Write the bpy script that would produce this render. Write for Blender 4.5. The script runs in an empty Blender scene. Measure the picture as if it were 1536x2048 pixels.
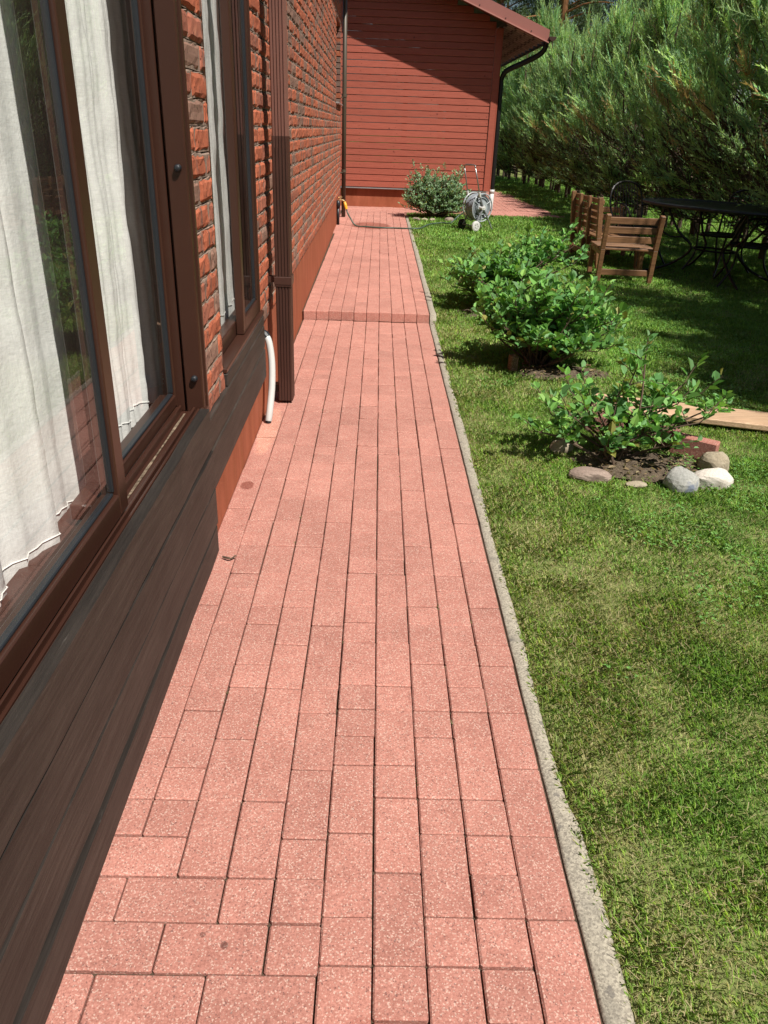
import bpy, math, random
import numpy as np
from mathutils import Vector, Matrix
S = bpy.context.scene
COL = S.collection
random.seed(7); RNG = np.random.default_rng(11)
rad = math.radians

# ------------------------------------------------------------------ camera
def make_camera():
    p, y, r = rad(26.33), rad(1.14), rad(2.08)
    fw = Vector((math.sin(y)*math.cos(p), math.cos(y)*math.cos(p), -math.sin(p)))
    rt = Vector((math.cos(y), -math.sin(y), 0)); up = rt.cross(fw)
    rt2 = rt*math.cos(r)+up*math.sin(r); up2 = rt2.cross(fw)
    cd = bpy.data.cameras.new("camera"); co = bpy.data.objects.new("camera", cd); COL.objects.link(co)
    M = Matrix((rt2, up2, -fw)).transposed().to_4x4(); M.translation = (0, 0, 1.4)
    co.matrix_world = M
    cd.sensor_fit = 'HORIZONTAL'; cd.sensor_width = 36; cd.lens = 1548/1536*36
    cd.clip_start = .02; cd.clip_end = 2000
    S.camera = co
make_camera()
# ------------------------------------------------------------------ light
SUNDIR = Vector((-.9, 1, -1.96)).normalized()
w = bpy.data.worlds.new("World"); S.world = w; w.use_nodes = True
nt = w.node_tree; nt.nodes.clear()
sk = nt.nodes.new('ShaderNodeTexSky'); sk.sky_type = 'NISHITA'; sk.sun_disc = False
sk.sun_elevation = rad(55.5); sk.sun_rotation = rad(138); sk.air_density = 1.0; sk.dust_density = 1.2
bg = nt.nodes.new('ShaderNodeBackground'); bg.inputs[1].default_value = .05
wo = nt.nodes.new('ShaderNodeOutputWorld')
nt.links.new(sk.outputs[0], bg.inputs[0]); nt.links.new(bg.outputs[0], wo.inputs[0])
sl = bpy.data.lights.new("sun", 'SUN'); sl.energy = 4.6; sl.angle = rad(.53); sl.color = (1, .95, .87)
so = bpy.data.objects.new("sun", sl); COL.objects.link(so)
so.rotation_euler = SUNDIR.to_track_quat('-Z', 'Y').to_euler(); so.location = (10, -10, 20)
S.view_settings.view_transform = 'Standard'; S.view_settings.look = 'None'
S.view_settings.exposure = .65; S.view_settings.gamma = 1
S.cycles.max_bounces = 6; S.cycles.diffuse_bounces = 3; S.cycles.glossy_bounces = 3
S.cycles.transmission_bounces = 4; S.cycles.transparent_max_bounces = 10
S.cycles.caustics_reflective = False; S.cycles.caustics_refractive = False
try: S.cycles.use_denoising = True
except Exception: pass

# ------------------------------------------------------------------ helpers
class MB:
    def __init__(s): s.v = []; s.f = []; s.c = []
    def face(s, idx, col=(1, 1, 1)): s.f.append(tuple(idx)); s.c.append(col)
    def poly(s, pts, col=(1, 1, 1)):
        n = len(s.v); s.v += [tuple(p) for p in pts]; s.face(range(n, n+len(pts)), col)
    def box(s, a, b, col=(1, 1, 1), bev=0., M=None, jit=0.):
        x0, y0, z0 = a; x1, y1, z1 = b
        if bev <= 0:
            P = [(x0,y0,z0),(x1,y0,z0),(x1,y1,z0),(x0,y1,z0),(x0,y0,z1),(x1,y0,z1),(x1,y1,z1),(x0,y1,z1)]
            F = [(3,2,1,0),(4,5,6,7),(0,1,5,4),(1,2,6,5),(2,3,7,6),(3,0,4,7)]
        else:
            e = min(bev, abs(x1-x0)*.45, abs(y1-y0)*.45, abs(z1-z0)*.45)
            P = []; F = []; id = {}
            def vid(k, X, Y, Z):
                key = (k, X, Y, Z)
                if key not in id:
                    ex = e if k != 0 else 0; ey = e if k != 1 else 0; ez = e if k != 2 else 0
                    P.append(((x1-ex) if X else (x0+ex), (y1-ey) if Y else (y0+ey), (z1-ez) if Z else (z0+ez)))
                    id[key] = len(P)-1
                return id[key]
            for d, o in ((0, (1, 2)), (1, (0, 2)), (2, (0, 1))):
                for sgn in (0, 1):
                    q = []
                    for u, v in ((0, 0), (1, 0), (1, 1), (0, 1)):
                        t = [0, 0, 0]; t[d] = sgn; t[o[0]] = u; t[o[1]] = v; q.append(vid(d, *t))
                    if (sgn == 0) != (d == 1): q = q[::-1]
                    F.append(tuple(q))
            for d in (0, 1, 2):          # edges along d
                a1, a2 = [k for k in (0, 1, 2) if k != d]
                for u in (0, 1):
                    for v in (0, 1):
                        q = []
                        for k, t in ((a1, 0), (a1, 1), (a2, 1), (a2, 0)):
                            c = [0, 0, 0]; c[d] = t; c[a1] = u; c[a2] = v; q.append(vid(k, *c))
                        if ((u == v) != (d == 1)): q = q[::-1]
                        F.append(tuple(q[::-1]))
            for X in (0, 1):
                for Y in (0, 1):
                    for Z in (0, 1):
                        q = (vid(0,X,Y,Z), vid(1,X,Y,Z), vid(2,X,Y,Z))
                        if (X+Y+Z) % 2 == 0: q = q[::-1]
                        F.append(q)
        n = len(s.v)
        for p in P:
            if jit: p = tuple(c+random.uniform(-jit, jit) for c in p)
            if M is not None: p = tuple(M @ Vector(p))
            s.v.append(p)
        for f in F: s.face([n+i for i in f], col)
    def tube(s, pts, r, n=8, col=(1, 1, 1), caps=True, closed=False):
        pts = [Vector(p) for p in pts]; m = len(pts)
        rr = r if isinstance(r, (list, tuple)) else [r]*m
        base = len(s.v); prev = None
        for i, p in enumerate(pts):
            if closed: t = pts[(i+1) % m]-pts[i-1]
            else: t = pts[min(i+1, m-1)]-pts[max(i-1, 0)]
            t.normalize()
            if prev is None:
                a = Vector((0, 0, 1)) if abs(t.z) < .9 else Vector((1, 0, 0))
                u = t.cross(a).normalized()
            else:
                u = prev-t*prev.dot(t)
                u = u.normalized() if u.length > 1e-6 else t.orthogonal().normalized()
            prev = u; v = t.cross(u)
            for k in range(n):
                A = 2*math.pi*k/n
                s.v.append(tuple(p+(u*math.cos(A)+v*math.sin(A))*rr[i]))
        for i in range(m if closed else m-1):
            j = (i+1) % m
            for k in range(n):
                l = (k+1) % n
                s.face((base+i*n+k, base+i*n+l, base+j*n+l, base+j*n+k), col)
        if caps and not closed:
            s.face([base+k for k in range(n)][::-1], col)
            s.face([base+(m-1)*n+k for k in range(n)], col)
    def bar(s, a, b, w, h, col=(1, 1, 1), up=(0, 0, 1), bev=.004):
        a = Vector(a); b = Vector(b); t = (b-a); L = t.length; t.normalize()
        u = Vector(up).cross(t)
        if u.length < 1e-4: u = Vector((1, 0, 0)).cross(t)
        u.normalize(); v = t.cross(u)
        M = Matrix((u, t, v)).transposed().to_4x4(); M.translation = a
        s.box((-w/2, 0, -h/2), (w/2, L, h/2), col, bev, M)
    def build(s, name, mats, parent=None, smooth=False, loc=None):
        me = bpy.data.meshes.new(name); me.from_pydata(s.v, [], s.f)
        at = me.attributes.new('col', 'FLOAT_COLOR', 'FACE')
        a = np.ones((len(s.f), 4), np.float32); a[:, :3] = np.array(s.c, np.float32).reshape(-1, 3)
        at.data.foreach_set('color', a.ravel())
        if smooth: me.polygons.foreach_set('use_smooth', [True]*len(s.f))
        me.materials.append(mats); me.update()
        o = bpy.data.objects.new(name, me); COL.objects.link(o)
        if parent is not None: o.parent = parent
        if loc: o.location = loc
        return o

def np_mesh(name, V, k, cols, mat, parent=None):
    """V (n*k,3): n separate k-gons; cols (n*k,3)"""
    V = np.asarray(V, np.float32).reshape(-1, 3); n = len(V)//k
    me = bpy.data.meshes.new(name)
    me.vertices.add(len(V)); me.vertices.foreach_set('co', V.ravel())
    me.loops.add(len(V)); me.loops.foreach_set('vertex_index', np.arange(len(V), dtype=np.int32))
    me.polygons.add(n); me.polygons.foreach_set('loop_start', np.arange(0, n*k, k, dtype=np.int32))
    try: me.polygons.foreach_set('loop_total', np.full(n, k, np.int32))
    except Exception: pass
    at = me.attributes.new('col', 'FLOAT_COLOR', 'POINT')
    a = np.ones((len(V), 4), np.float32); a[:, :3] = cols
    at.data.foreach_set('color', a.ravel())
    me.materials.append(mat); me.update(calc_edges=True); me.validate()
    o = bpy.data.objects.new(name, me); COL.objects.link(o)
    if parent is not None: o.parent = parent
    return o

def tag(o, label, cat, group=None, kind=None):
    if label: o['label'] = label
    if cat: o['category'] = cat
    if group: o['group'] = group
    if kind: o['kind'] = kind
    return o
def struct(o): o['kind'] = 'structure'; return o
def empty(name, loc=(0, 0, 0), rz=0):
    o = bpy.data.objects.new(name, None); COL.objects.link(o); o.location = loc; o.rotation_euler = (0, 0, rz)
    o.empty_display_size = .1
    return o

_p = RNG.random((64, 64))
def vnoise(x, y, s=1.0, off=0):
    x = np.asarray(x, float)*s+off*7.3; y = np.asarray(y, float)*s+off*3.1
    xi = np.floor(x).astype(int); yi = np.floor(y).astype(int); fx = x-xi; fy = y-yi
    fx = fx*fx*(3-2*fx); fy = fy*fy*(3-2*fy)
    g = lambda a, b: _p[a % 64, b % 64]
    return (g(xi, yi)*(1-fx)+g(xi+1, yi)*fx)*(1-fy)+(g(xi, yi+1)*(1-fx)+g(xi+1, yi+1)*fx)*fy
def zg(x, y):
    y = np.asarray(y, float)
    t = np.clip((y-3.5)/10.5, 0, 1); t = t*t*(3-2*t)
    return .14*t+.025*(vnoise(x, y, 1.3)-.5)*np.clip((np.asarray(x, float)-.5)/.4, 0, 1)-.008
def zgf(x, y): return float(zg(np.array([x]), np.array([y]))[0])
def pathz(y): return 0. if y < 6.3 else .07+(y-6.3)*.0095

# ------------------------------------------------------------------ materials
class NT:
    def __init__(s, name):
        s.m = bpy.data.materials.new(name); s.m.use_nodes = True; s.t = s.m.node_tree; s.t.nodes.clear()
        s.out = s.n('ShaderNodeOutputMaterial')
        s.tc = s.n('ShaderNodeTexCoord')
    def n(s, t, **kw):
        nd = s.t.nodes.new(t)
        for k, v in kw.items(): setattr(nd, k, v)
        return nd
    def l(s, a, b): s.t.links.new(a, b)
    def map(s, scale):
        m = s.n('ShaderNodeMapping'); m.inputs['Scale'].default_value = scale; s.l(s.tc.outputs['Object'], m.inputs[0]); return m.outputs[0]
    def noise(s, scale=(1, 1, 1), sc=5, det=4, rough=.55):
        nd = s.n('ShaderNodeTexNoise'); nd.inputs['Scale'].default_value = sc; nd.inputs['Detail'].default_value = det
        nd.inputs['Roughness'].default_value = rough; s.l(s.map(scale), nd.inputs['Vector']); return nd.outputs[0]
    def vor(s, sc):
        nd = s.n('ShaderNodeTexVoronoi'); nd.inputs['Scale'].default_value = sc; s.l(s.tc.outputs['Object'], nd.inputs['Vector']); return nd
    def ramp(s, x, a, b, ca=(0, 0, 0), cb=(1, 1, 1)):
        r = s.n('ShaderNodeValToRGB'); e = r.color_ramp.elements
        e[0].position = a; e[1].position = b; e[0].color = (*ca, 1); e[1].color = (*cb, 1); s.l(x, r.inputs[0]); return r.outputs[0]
    def mix(s, fac, a, b, mode='MIX'):
        m = s.n('ShaderNodeMix', data_type='RGBA', blend_type=mode); m.clamp_factor = True
        for sock, v in ((m.inputs[0], fac), (m.inputs[6], a), (m.inputs[7], b)):
            if isinstance(v, (int, float)): sock.default_value = v
            elif isinstance(v, tuple): sock.default_value = (*v, 1)
            else: s.l(v, sock)
        return m.outputs[2]
    def math(s, op, a, b=None):
        m = s.n('ShaderNodeMath', operation=op)
        for i, v in enumerate((a, b)):
            if v is None: continue
            if isinstance(v, (int, float)): m.inputs[i].default_value = v
            else: s.l(v, m.inputs[i])
        return m.outputs[0]
    def attr(s):
        a = s.n('ShaderNodeAttribute'); a.attribute_name = 'col'; return a.outputs['Color']
    def bump(s, h, strength=.3, dist=.002):
        b = s.n('ShaderNodeBump'); b.inputs['Strength'].default_value = strength; b.inputs['Distance'].default_value = dist
        s.l(h, b.inputs['Height']); return b.outputs[0]
    def bsdf(s, col, rough=.6, normal=None, spec=.4, metal=0.):
        b = s.n('ShaderNodeBsdfPrincipled')
        if isinstance(col, tuple): b.inputs['Base Color'].default_value = (*col, 1)
        else: s.l(col, b.inputs['Base Color'])
        if isinstance(rough, (int, float)): b.inputs['Roughness'].default_value = rough
        else: s.l(rough, b.inputs['Roughness'])
        b.inputs['Specular IOR Level'].default_value = spec; b.inputs['Metallic'].default_value = metal
        if normal is not None: s.l(normal, b.inputs['Normal'])
        return b.outputs[0]
    def fin(s, sh): s.l(sh, s.out.inputs[0]); return s.m

def simple(name, col, rough=.5, var=.15, sc=8, spec=.4, metal=0., bump=0., stretch=(1, 1, 1)):
    t = NT(name); c = t.mix(1, t.attr(), col, 'MULTIPLY')
    nz = t.noise(stretch, sc, 5)
    c = t.mix(t.ramp(nz, .3, .7), t.mix(1, c, (1-var,)*3, 'MULTIPLY'), t.mix(1, c, (1+var,)*3, 'MULTIPLY'))
    nr = t.bump(t.noise(stretch, sc*6, 4), bump, .002) if bump else None
    return t.fin(t.bsdf(c, rough, nr, spec, metal))

def m_paver():
    t = NT('paver'); c = t.attr()
    big = t.noise((1, 1, 1), 2.2, 4); c = t.mix(t.ramp(big, .3, .75), t.mix(1, c, (.84, .82, .82), 'MULTIPLY'), t.mix(1, c, (1.06, 1.06, 1.06), 'MULTIPLY'))
    mid = t.noise((1, 1, 1), 13, 5, .65); c = t.mix(t.ramp(mid, .32, .70), t.mix(1, c, (.88, .85, .84), 'MULTIPLY'), t.mix(1, c, (1.05, 1.06, 1.06), 'MULTIPLY'))
    v = t.vor(370); cell = t.n('ShaderNodeSeparateColor'); t.l(v.outputs['Color'], cell.inputs[0])
    fine = t.noise((1, 1, 1), 190, 4, .7)
    c = t.mix(t.ramp(fine, .35, .68), t.mix(1, c, (.72, .66, .64), 'MULTIPLY'), t.mix(1, c, (1.18, 1.2, 1.2), 'MULTIPLY'))
    c = t.mix(t.math('MULTIPLY', t.ramp(cell.outputs[0], .83, .93), .50), c, (.62, .47, .39))
    c = t.mix(t.math('MULTIPLY', t.ramp(cell.outputs[1], .93, .97), .65), c, (.12, .06, .055))
    v2 = t.vor(150); c2 = t.n('ShaderNodeSeparateColor'); t.l(v2.outputs['Color'], c2.inputs[0])
    near = t.ramp(v2.outputs['Distance'], .18, .30, (1, 1, 1), (0, 0, 0))
    c = t.mix(t.math('MULTIPLY', t.math('MULTIPLY', t.ramp(c2.outputs[2], .93, .95), near), .5), c, (.66, .53, .45))
    # damp stain where the hose drips, and two old oil drops
    def spot(c, x, y, rx, ry, amt, colr):
        vm = t.n('ShaderNodeVectorMath', operation='SUBTRACT'); t.l(t.tc.outputs['Object'], vm.inputs[0]); vm.inputs[1].default_value = (x, y, 0)
        v3 = t.n('ShaderNodeVectorMath', operation='MULTIPLY'); t.l(vm.outputs[0], v3.inputs[0]); v3.inputs[1].default_value = (1/rx, 1/ry, 0)
        ln = t.n('ShaderNodeVectorMath', operation='LENGTH'); t.l(v3.outputs[0], ln.inputs[0])
        d = t.math('ADD', ln.outputs['Value'], t.math('MULTIPLY', t.noise((1, 1, 1), 1.2/min(rx, ry), 3), .5))
        return t.mix(t.ramp(t.math('MULTIPLY', d, .5), .55, .65, (amt,)*3, (0, 0, 0)), c, t.mix(1, c, colr, 'MULTIPLY'))
    c = spot(c, -.10, 12.0, .30, .42, 1, (.62, .48, .44))
    c = spot(c, -.535, 3.05, .03, .045, 1, (.6, .45, .42))
    c = spot(c, -.255, .955, .008, .008, .8, (.3, .25, .25)); c = spot(c, -.30, .975, .006, .006, .7, (.35, .3, .3))
    c = spot(c, .03, .78, .06, .05, .8, (.8, .68, .66))
    c = spot(c, -.53, 3.75, .05, .35, .75, (1.25, 1.35, 1.25))
    b = t.bump(fine, .45, .0025)
    return t.fin(t.bsdf(c, .88, b, .25))
def m_brick():
    t = NT('brick'); c = t.attr()
    big = t.noise((1, 6, 1.2), 3.2, 4)
    c = t.mix(t.ramp(big, .57, .63), c, (.165, .105, .085))
    st = t.noise((1, 9, 1.5), 14, 4, .7)
    c = t.mix(t.ramp(st, .3, .7), t.mix(1, c, (.72, .62, .6), 'MULTIPLY'), t.mix(1, c, (1.15, 1.15, 1.1), 'MULTIPLY'))
    pit = t.noise((1, 1, .8), 75, 3, .6)
    c = t.mix(t.ramp(pit, .34, .38, (1, 1, 1), (0, 0, 0)), c, t.mix(1, c, (.3, .25, .25), 'MULTIPLY'))
    pale = t.noise((1, 5, .7), 9, 3); c = t.mix(t.math('MULTIPLY', t.ramp(pale, .66, .74), .5), c, (.5, .30, .17))
    b = t.bump(t.math('ADD', t.noise((1, 3, 1), 40, 5, .7), t.ramp(pit, .3, .4)), .6, .004)
    return t.fin(t.bsdf(c, .85, b, .25))
def m_wood(name, a, b2, rough=.7, sc=3, axis=1, scuff=None):
    t = NT(name); st = [14, 14, 14]; st[axis] = 1.
    g = t.noise(tuple(st), sc, 6, .6); c = t.mix(t.ramp(g, .25, .75), a, b2)
    st4 = [70, 70, 70]; st4[axis] = 2.4; c = t.mix(t.ramp(t.noise(tuple(st4), 2.2, 5, .7), .36, .62), t.mix(1, c, (.62, .6, .58), 'MULTIPLY'), t.mix(1, c, (1.15, 1.15, 1.14), 'MULTIPLY'))
    c = t.mix(1, c, t.attr(), 'MULTIPLY')
    blot = t.noise((1, 1, 1), 2.5, 4); c = t.mix(t.ramp(blot, .35, .7), t.mix(1, c, (.75, .75, .75), 'MULTIPLY'), c)
    st3 = [9, 9, 9]; st3[axis] = 2.2; kn = t.n('ShaderNodeTexVoronoi'); kn.inputs['Scale'].default_value = .8; t.l(t.map(tuple(st3)), kn.inputs['Vector'])
    c = t.mix(t.ramp(kn.outputs['Distance'], .03, .13, (.75,)*3, (0, 0, 0)), c, t.mix(1, c, (.45, .42, .4), 'MULTIPLY'))
    if scuff:
        s2 = [22, 22, 22]; s2[axis] = 2.5
        sn = t.noise(tuple(s2), 5, 3, .7); c = t.mix(t.math('MULTIPLY', t.ramp(sn, .64, .74), .30), c, scuff)
    st2 = [60, 60, 60]; st2[axis] = 3
    return t.fin(t.bsdf(c, rough, t.bump(t.noise(tuple(st2), 3, 4), .35, .002), .35))
def m_leaf(name, trans=.3, rough=.5, spec=.35, mul=(1, 1, 1)):
    t = NT(name); c = t.mix(1, t.attr(), mul, 'MULTIPLY')
    p = t.bsdf(c, rough, None, spec)
    tr = t.n('ShaderNodeBsdfTranslucent'); t.l(t.mix(1, c, (1.25, 1.3, .7), 'MULTIPLY'), tr.inputs[0])
    mx = t.n('ShaderNodeMixShader'); mx.inputs[0].default_value = trans; t.l(p, mx.inputs[1]); t.l(tr.outputs[0], mx.inputs[2])
    return t.fin(mx.outputs[0])
def m_glass():
    t = NT('window_glass'); fr = t.n('ShaderNodeLayerWeight'); fr.inputs[0].default_value = .5
    wob = t.bump(t.noise((1, 1, .35), 2.2, 2), .05, .01)
    f = t.math('MINIMUM', t.math('ADD', t.math('MULTIPLY', t.math('POWER', fr.outputs['Facing'], 5.0), .93), .058), 1.0)
    tp = t.n('ShaderNodeBsdfTransparent'); tp.inputs[0].default_value = (.975, .985, .98, 1)
    gl = t.n('ShaderNodeBsdfGlossy'); gl.inputs['Roughness'].default_value = 0; t.l(wob, gl.inputs['Normal'])
    mx = t.n('ShaderNodeMixShader'); t.l(f, mx.inputs[0]); t.l(tp.outputs[0], mx.inputs[1]); t.l(gl.outputs[0], mx.inputs[2])
    df = t.n('ShaderNodeBsdfDiffuse'); df.inputs[0].default_value = (.55, .54, .5, 1)      # dust and dried drops
    drop = t.vor(70); dn = t.noise((1, 1, 1), 6, 4); sp = t.math('MULTIPLY', t.ramp(drop.outputs['Distance'], .05, .10, (1, 1, 1), (0, 0, 0)), t.ramp(dn, .52, .62))
    amt = t.math('ADD', t.math('MULTIPLY', sp, .30), t.math('MULTIPLY', t.ramp(t.noise((1, 3, .6), 3, 5), .4, .8), .03))
    m2 = t.n('ShaderNodeMixShader'); t.l(amt, m2.inputs[0]); t.l(mx.outputs[0], m2.inputs[1]); t.l(df.outputs[0], m2.inputs[2])
    return t.fin(m2.outputs[0])
def m_curtain():
    t = NT('linen'); a = t.noise((1, 40, 400), 1, 3); b = t.noise((1, 400, 40), 1, 3)
    c = t.mix(t.ramp(t.math('MULTIPLY', a, b), .12, .42), (.74, .735, .71), (.90, .89, .86))
    bm = t.bump(t.noise((1, 1, 1), 55, 5, .65), .45, .004)
    d = t.n('ShaderNodeBsdfDiffuse'); t.l(c, d.inputs[0]); t.l(bm, d.inputs['Normal'])
    tr = t.n('ShaderNodeBsdfTranslucent'); t.l(c, tr.inputs[0])
    mx = t.n('ShaderNodeMixShader'); mx.inputs[0].default_value = .07; t.l(d.outputs[0], mx.inputs[1]); t.l(tr.outputs[0], mx.inputs[2])
    return t.fin(mx.outputs[0])
def m_siding():
    t = NT('painted_siding'); c = t.attr()
    g = t.noise((1.2, 14, 16), 5, 5, .6); c = t.mix(t.ramp(g, .3, .7), t.mix(1, c, (.86, .82, .8), 'MULTIPLY'), t.mix(1, c, (1.1, 1.08, 1.06), 'MULTIPLY'))
    k = t.vor(3.1); c = t.mix(t.ramp(k.outputs['Distance'], .035, .06, (.8,)*3, (0, 0, 0)), c, t.mix(1, c, (.45, .35, .35), 'MULTIPLY'))
    return t.fin(t.bsdf(c, .62, t.bump(t.noise((2, 40, 40), 4, 4), .25, .002), .3))
def m_plinth():
    t = NT('painted_render'); c = t.mix(1, t.attr(), (.33, .10, .052), 'MULTIPLY')
    g = t.noise((3, 3, .8), 3, 6, .6); c = t.mix(t.ramp(g, .35, .7), t.mix(1, c, (.78, .74, .7), 'MULTIPLY'), t.mix(1, c, (1.1, 1.12, 1.15), 'MULTIPLY'))
    s2 = t.noise((8, 8, .5), 2, 3); c = t.mix(t.math('MULTIPLY', t.ramp(s2, .55, .75), .4), c, (.30, .12, .04))
    return t.fin(t.bsdf(c, .85, t.bump(t.noise((1, 1, 1), 90, 5, .7), .6, .004), .2))
def m_ground():
    t = NT('turf_soil'); a = t.noise((1, 1, 1), 3, 6, .6); c = t.mix(t.ramp(a, .35, .68), (.12, .17, .045), (.20, .19, .085))
    b = t.noise((1, 1, 1), 40, 4, .7); c = t.mix(t.ramp(b, .3, .75), t.mix(1, c, (.7, .7, .7), 'MULTIPLY'), t.mix(1, c, (1.3, 1.3, 1.2), 'MULTIPLY'))
    return t.fin(t.bsdf(c, .95, t.bump(b, .6, .02), .1))
def m_soil():
    t = NT('soil'); b = t.noise((1, 1, 1), 45, 6, .75); c = t.mix(t.ramp(b, .3, .7), (.045, .033, .024), (.20, .155, .11))
    return t.fin(t.bsdf(c, .95, t.bump(b, .9, .02), .1))
def m_concrete():
    t = NT('concrete'); v = t.vor(260); s = t.n('ShaderNodeSeparateColor'); t.l(v.outputs['Color'], s.inputs[0])
    c = t.mix(t.ramp(s.outputs[0], .1, .9), (.21, .185, .15), (.38, .34, .27))
    g = t.noise((1, 1, 1), 9, 5); c = t.mix(t.ramp(g, .55, .75), c, (.17, .155, .13))
    sp = t.noise((1, 1, 1), 22, 2); c = t.mix(t.math('MULTIPLY', t.ramp(sp, .66, .69), .6), c, (.1, .09, .085))
    return t.fin(t.bsdf(c, .9, t.bump(t.noise((1, 1, 1), 150, 4), .5, .003), .2))
def m_stone(name, a, b, dark, sc=7):
    t = NT(name); n1 = t.noise((1, 1, 1), sc, 5, .6); c = t.mix(t.ramp(n1, .35, .65), a, b)
    n2 = t.noise((1, 1, 1), sc*.8, 3); c = t.mix(t.ramp(n2, .58, .64), c, dark)
    n3 = t.noise((1, 1, 1), 120, 3, .7); c = t.mix(t.ramp(n3, .3, .7), t.mix(1, c, (.8,)*3, 'MULTIPLY'), t.mix(1, c, (1.15,)*3, 'MULTIPLY'))
    return t.fin(t.bsdf(c, .85, t.bump(t.noise((1, 1, 1), 40, 5), .5, .006), .3))
def m_attr(name, rough=.6, spec=.3):
    t = NT(name); c = t.attr(); n3 = t.noise((1, 1, 1), 20, 4)
    c = t.mix(t.ramp(n3, .3, .7), t.mix(1, c, (.8,)*3, 'MULTIPLY'), t.mix(1, c, (1.2,)*3, 'MULTIPLY'))
    return t.fin(t.bsdf(c, rough, None, spec))

PAVER = m_paver(); BRICK = m_brick(); GLASS = m_glass(); LINEN = m_curtain(); SIDING = m_siding(); PLINTH = m_plinth()
GROUND = m_ground(); SOIL = m_soil(); CONC = m_concrete()
MORTAR = simple('mortar', (.23, .165, .13), .95, .3, 40, .1, 0, .6)
SAND = simple('joint_sand', (.07, .05, .035), .95, .3, 60, .1)
BROWN = simple('brown_metal', (.042, .0165, .0105), .34, .10, 3, .5)
BROWN_L = simple('pale_brown_metal', (.16, .072, .055), .45, .10, 3, .5)  # paler pinkish brown for the upper length of the downspout
DOWNP = simple('brown_downpipe', (.050, .022, .016), .38, .12, 6, .5)
GREYPIPE = simple('grey_brown_pipe', (.075, .060, .042), .45, .1, 4, .4)
RUBBER = simple('black_rubber', (.012, .014, .018), .45, .1, 10, .5)
BLACK = simple('black_metal', (.010, .009, .009), .4, .2, 12, .4)
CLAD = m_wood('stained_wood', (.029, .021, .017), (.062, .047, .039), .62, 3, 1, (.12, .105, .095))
CHAIRW = m_wood('teak', (.16, .078, .036), (.30, .155, .075), .5, 4, 0)
PLANKW = m_wood('bare_plank', (.50, .32, .20), (.62, .43, .28), .7, 3, 0)
ROOFM = simple('roof_metal', (.27, .105, .085), .4, .06, 2, .5)
SOFFIT = m_wood('soffit_wood', (.20, .15, .13), (.30, .22, .19), .7, 3, 1)
GREY = simple('galvanised', (.42, .42, .42), .35, .1, 10, .5, .6)
WHITEP = simple('white_plastic', (.52, .515, .50), .4, .05, 10, .5)
YELLOW = simple('yellow_plastic', (.75, .36, .03), .35, .05, 10, .5)
BRASS = simple('brass', (.55, .40, .2), .3, .1, 10, .5, .8)
HOSEG = simple('green_hose', (.055, .085, .065), .4, .1, 10, .4)
HOSEGREY = simple('grey_hose', (.20, .22, .24), .4, .2, 30, .4)
STEEL = simple('steel_tube', (.30, .29, .28), .3, .1, 10, .5, .7)
BARK = simple('bark', (.085, .062, .045), .9, .3, 20, .1, 0, .8, (1, 1, .3))
PINEBARK = simple('pine_bark', (.22, .105, .05), .9, .3, 4, .1, 0, .8, (1, 1, .3))
TWIG = simple('twig_bark', (.10, .07, .05), .9, .3, 40, .1)
LEAF = m_leaf('broad_leaf', .32, .55, .25); NEEDLE = m_leaf('needles', .42, .55, .3); GRASSM = m_leaf('grass_blades', .3, .55, .25)

# ------------------------------------------------------------------ ground
def lawn():
    xs = np.unique(np.concatenate([np.array([-90, -40, -15, -6, -3, -1.2, -.7, 0, .44, .455, .485, .52]), np.arange(.6, 9, .12), np.array([9.5, 11, 14, 20, 35, 70, 140])]))
    ys = np.unique(np.concatenate([np.array([-60, -25, -10, -4, -2]), np.arange(-1, 16, .14), np.arange(16, 30, .6), np.array([32, 36, 45, 60, 90, 150, 300])]))
    X, Y = np.meshgrid(xs, ys); Z = zg(X, Y)-.012
    Z = np.where((X < .47), Z-.09, Z)
    m = MB(); m.v = np.stack([X.ravel(), Y.ravel(), Z.ravel()], 1).tolist(); nx = len(xs)
    for j in range(len(ys)-1):
        for i in range(nx-1): m.face((j*nx+i, j*nx+i+1, (j+1)*nx+i+1, (j+1)*nx+i))
    return struct(m.build('lawn', GROUND, smooth=True))
lawn()

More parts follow.
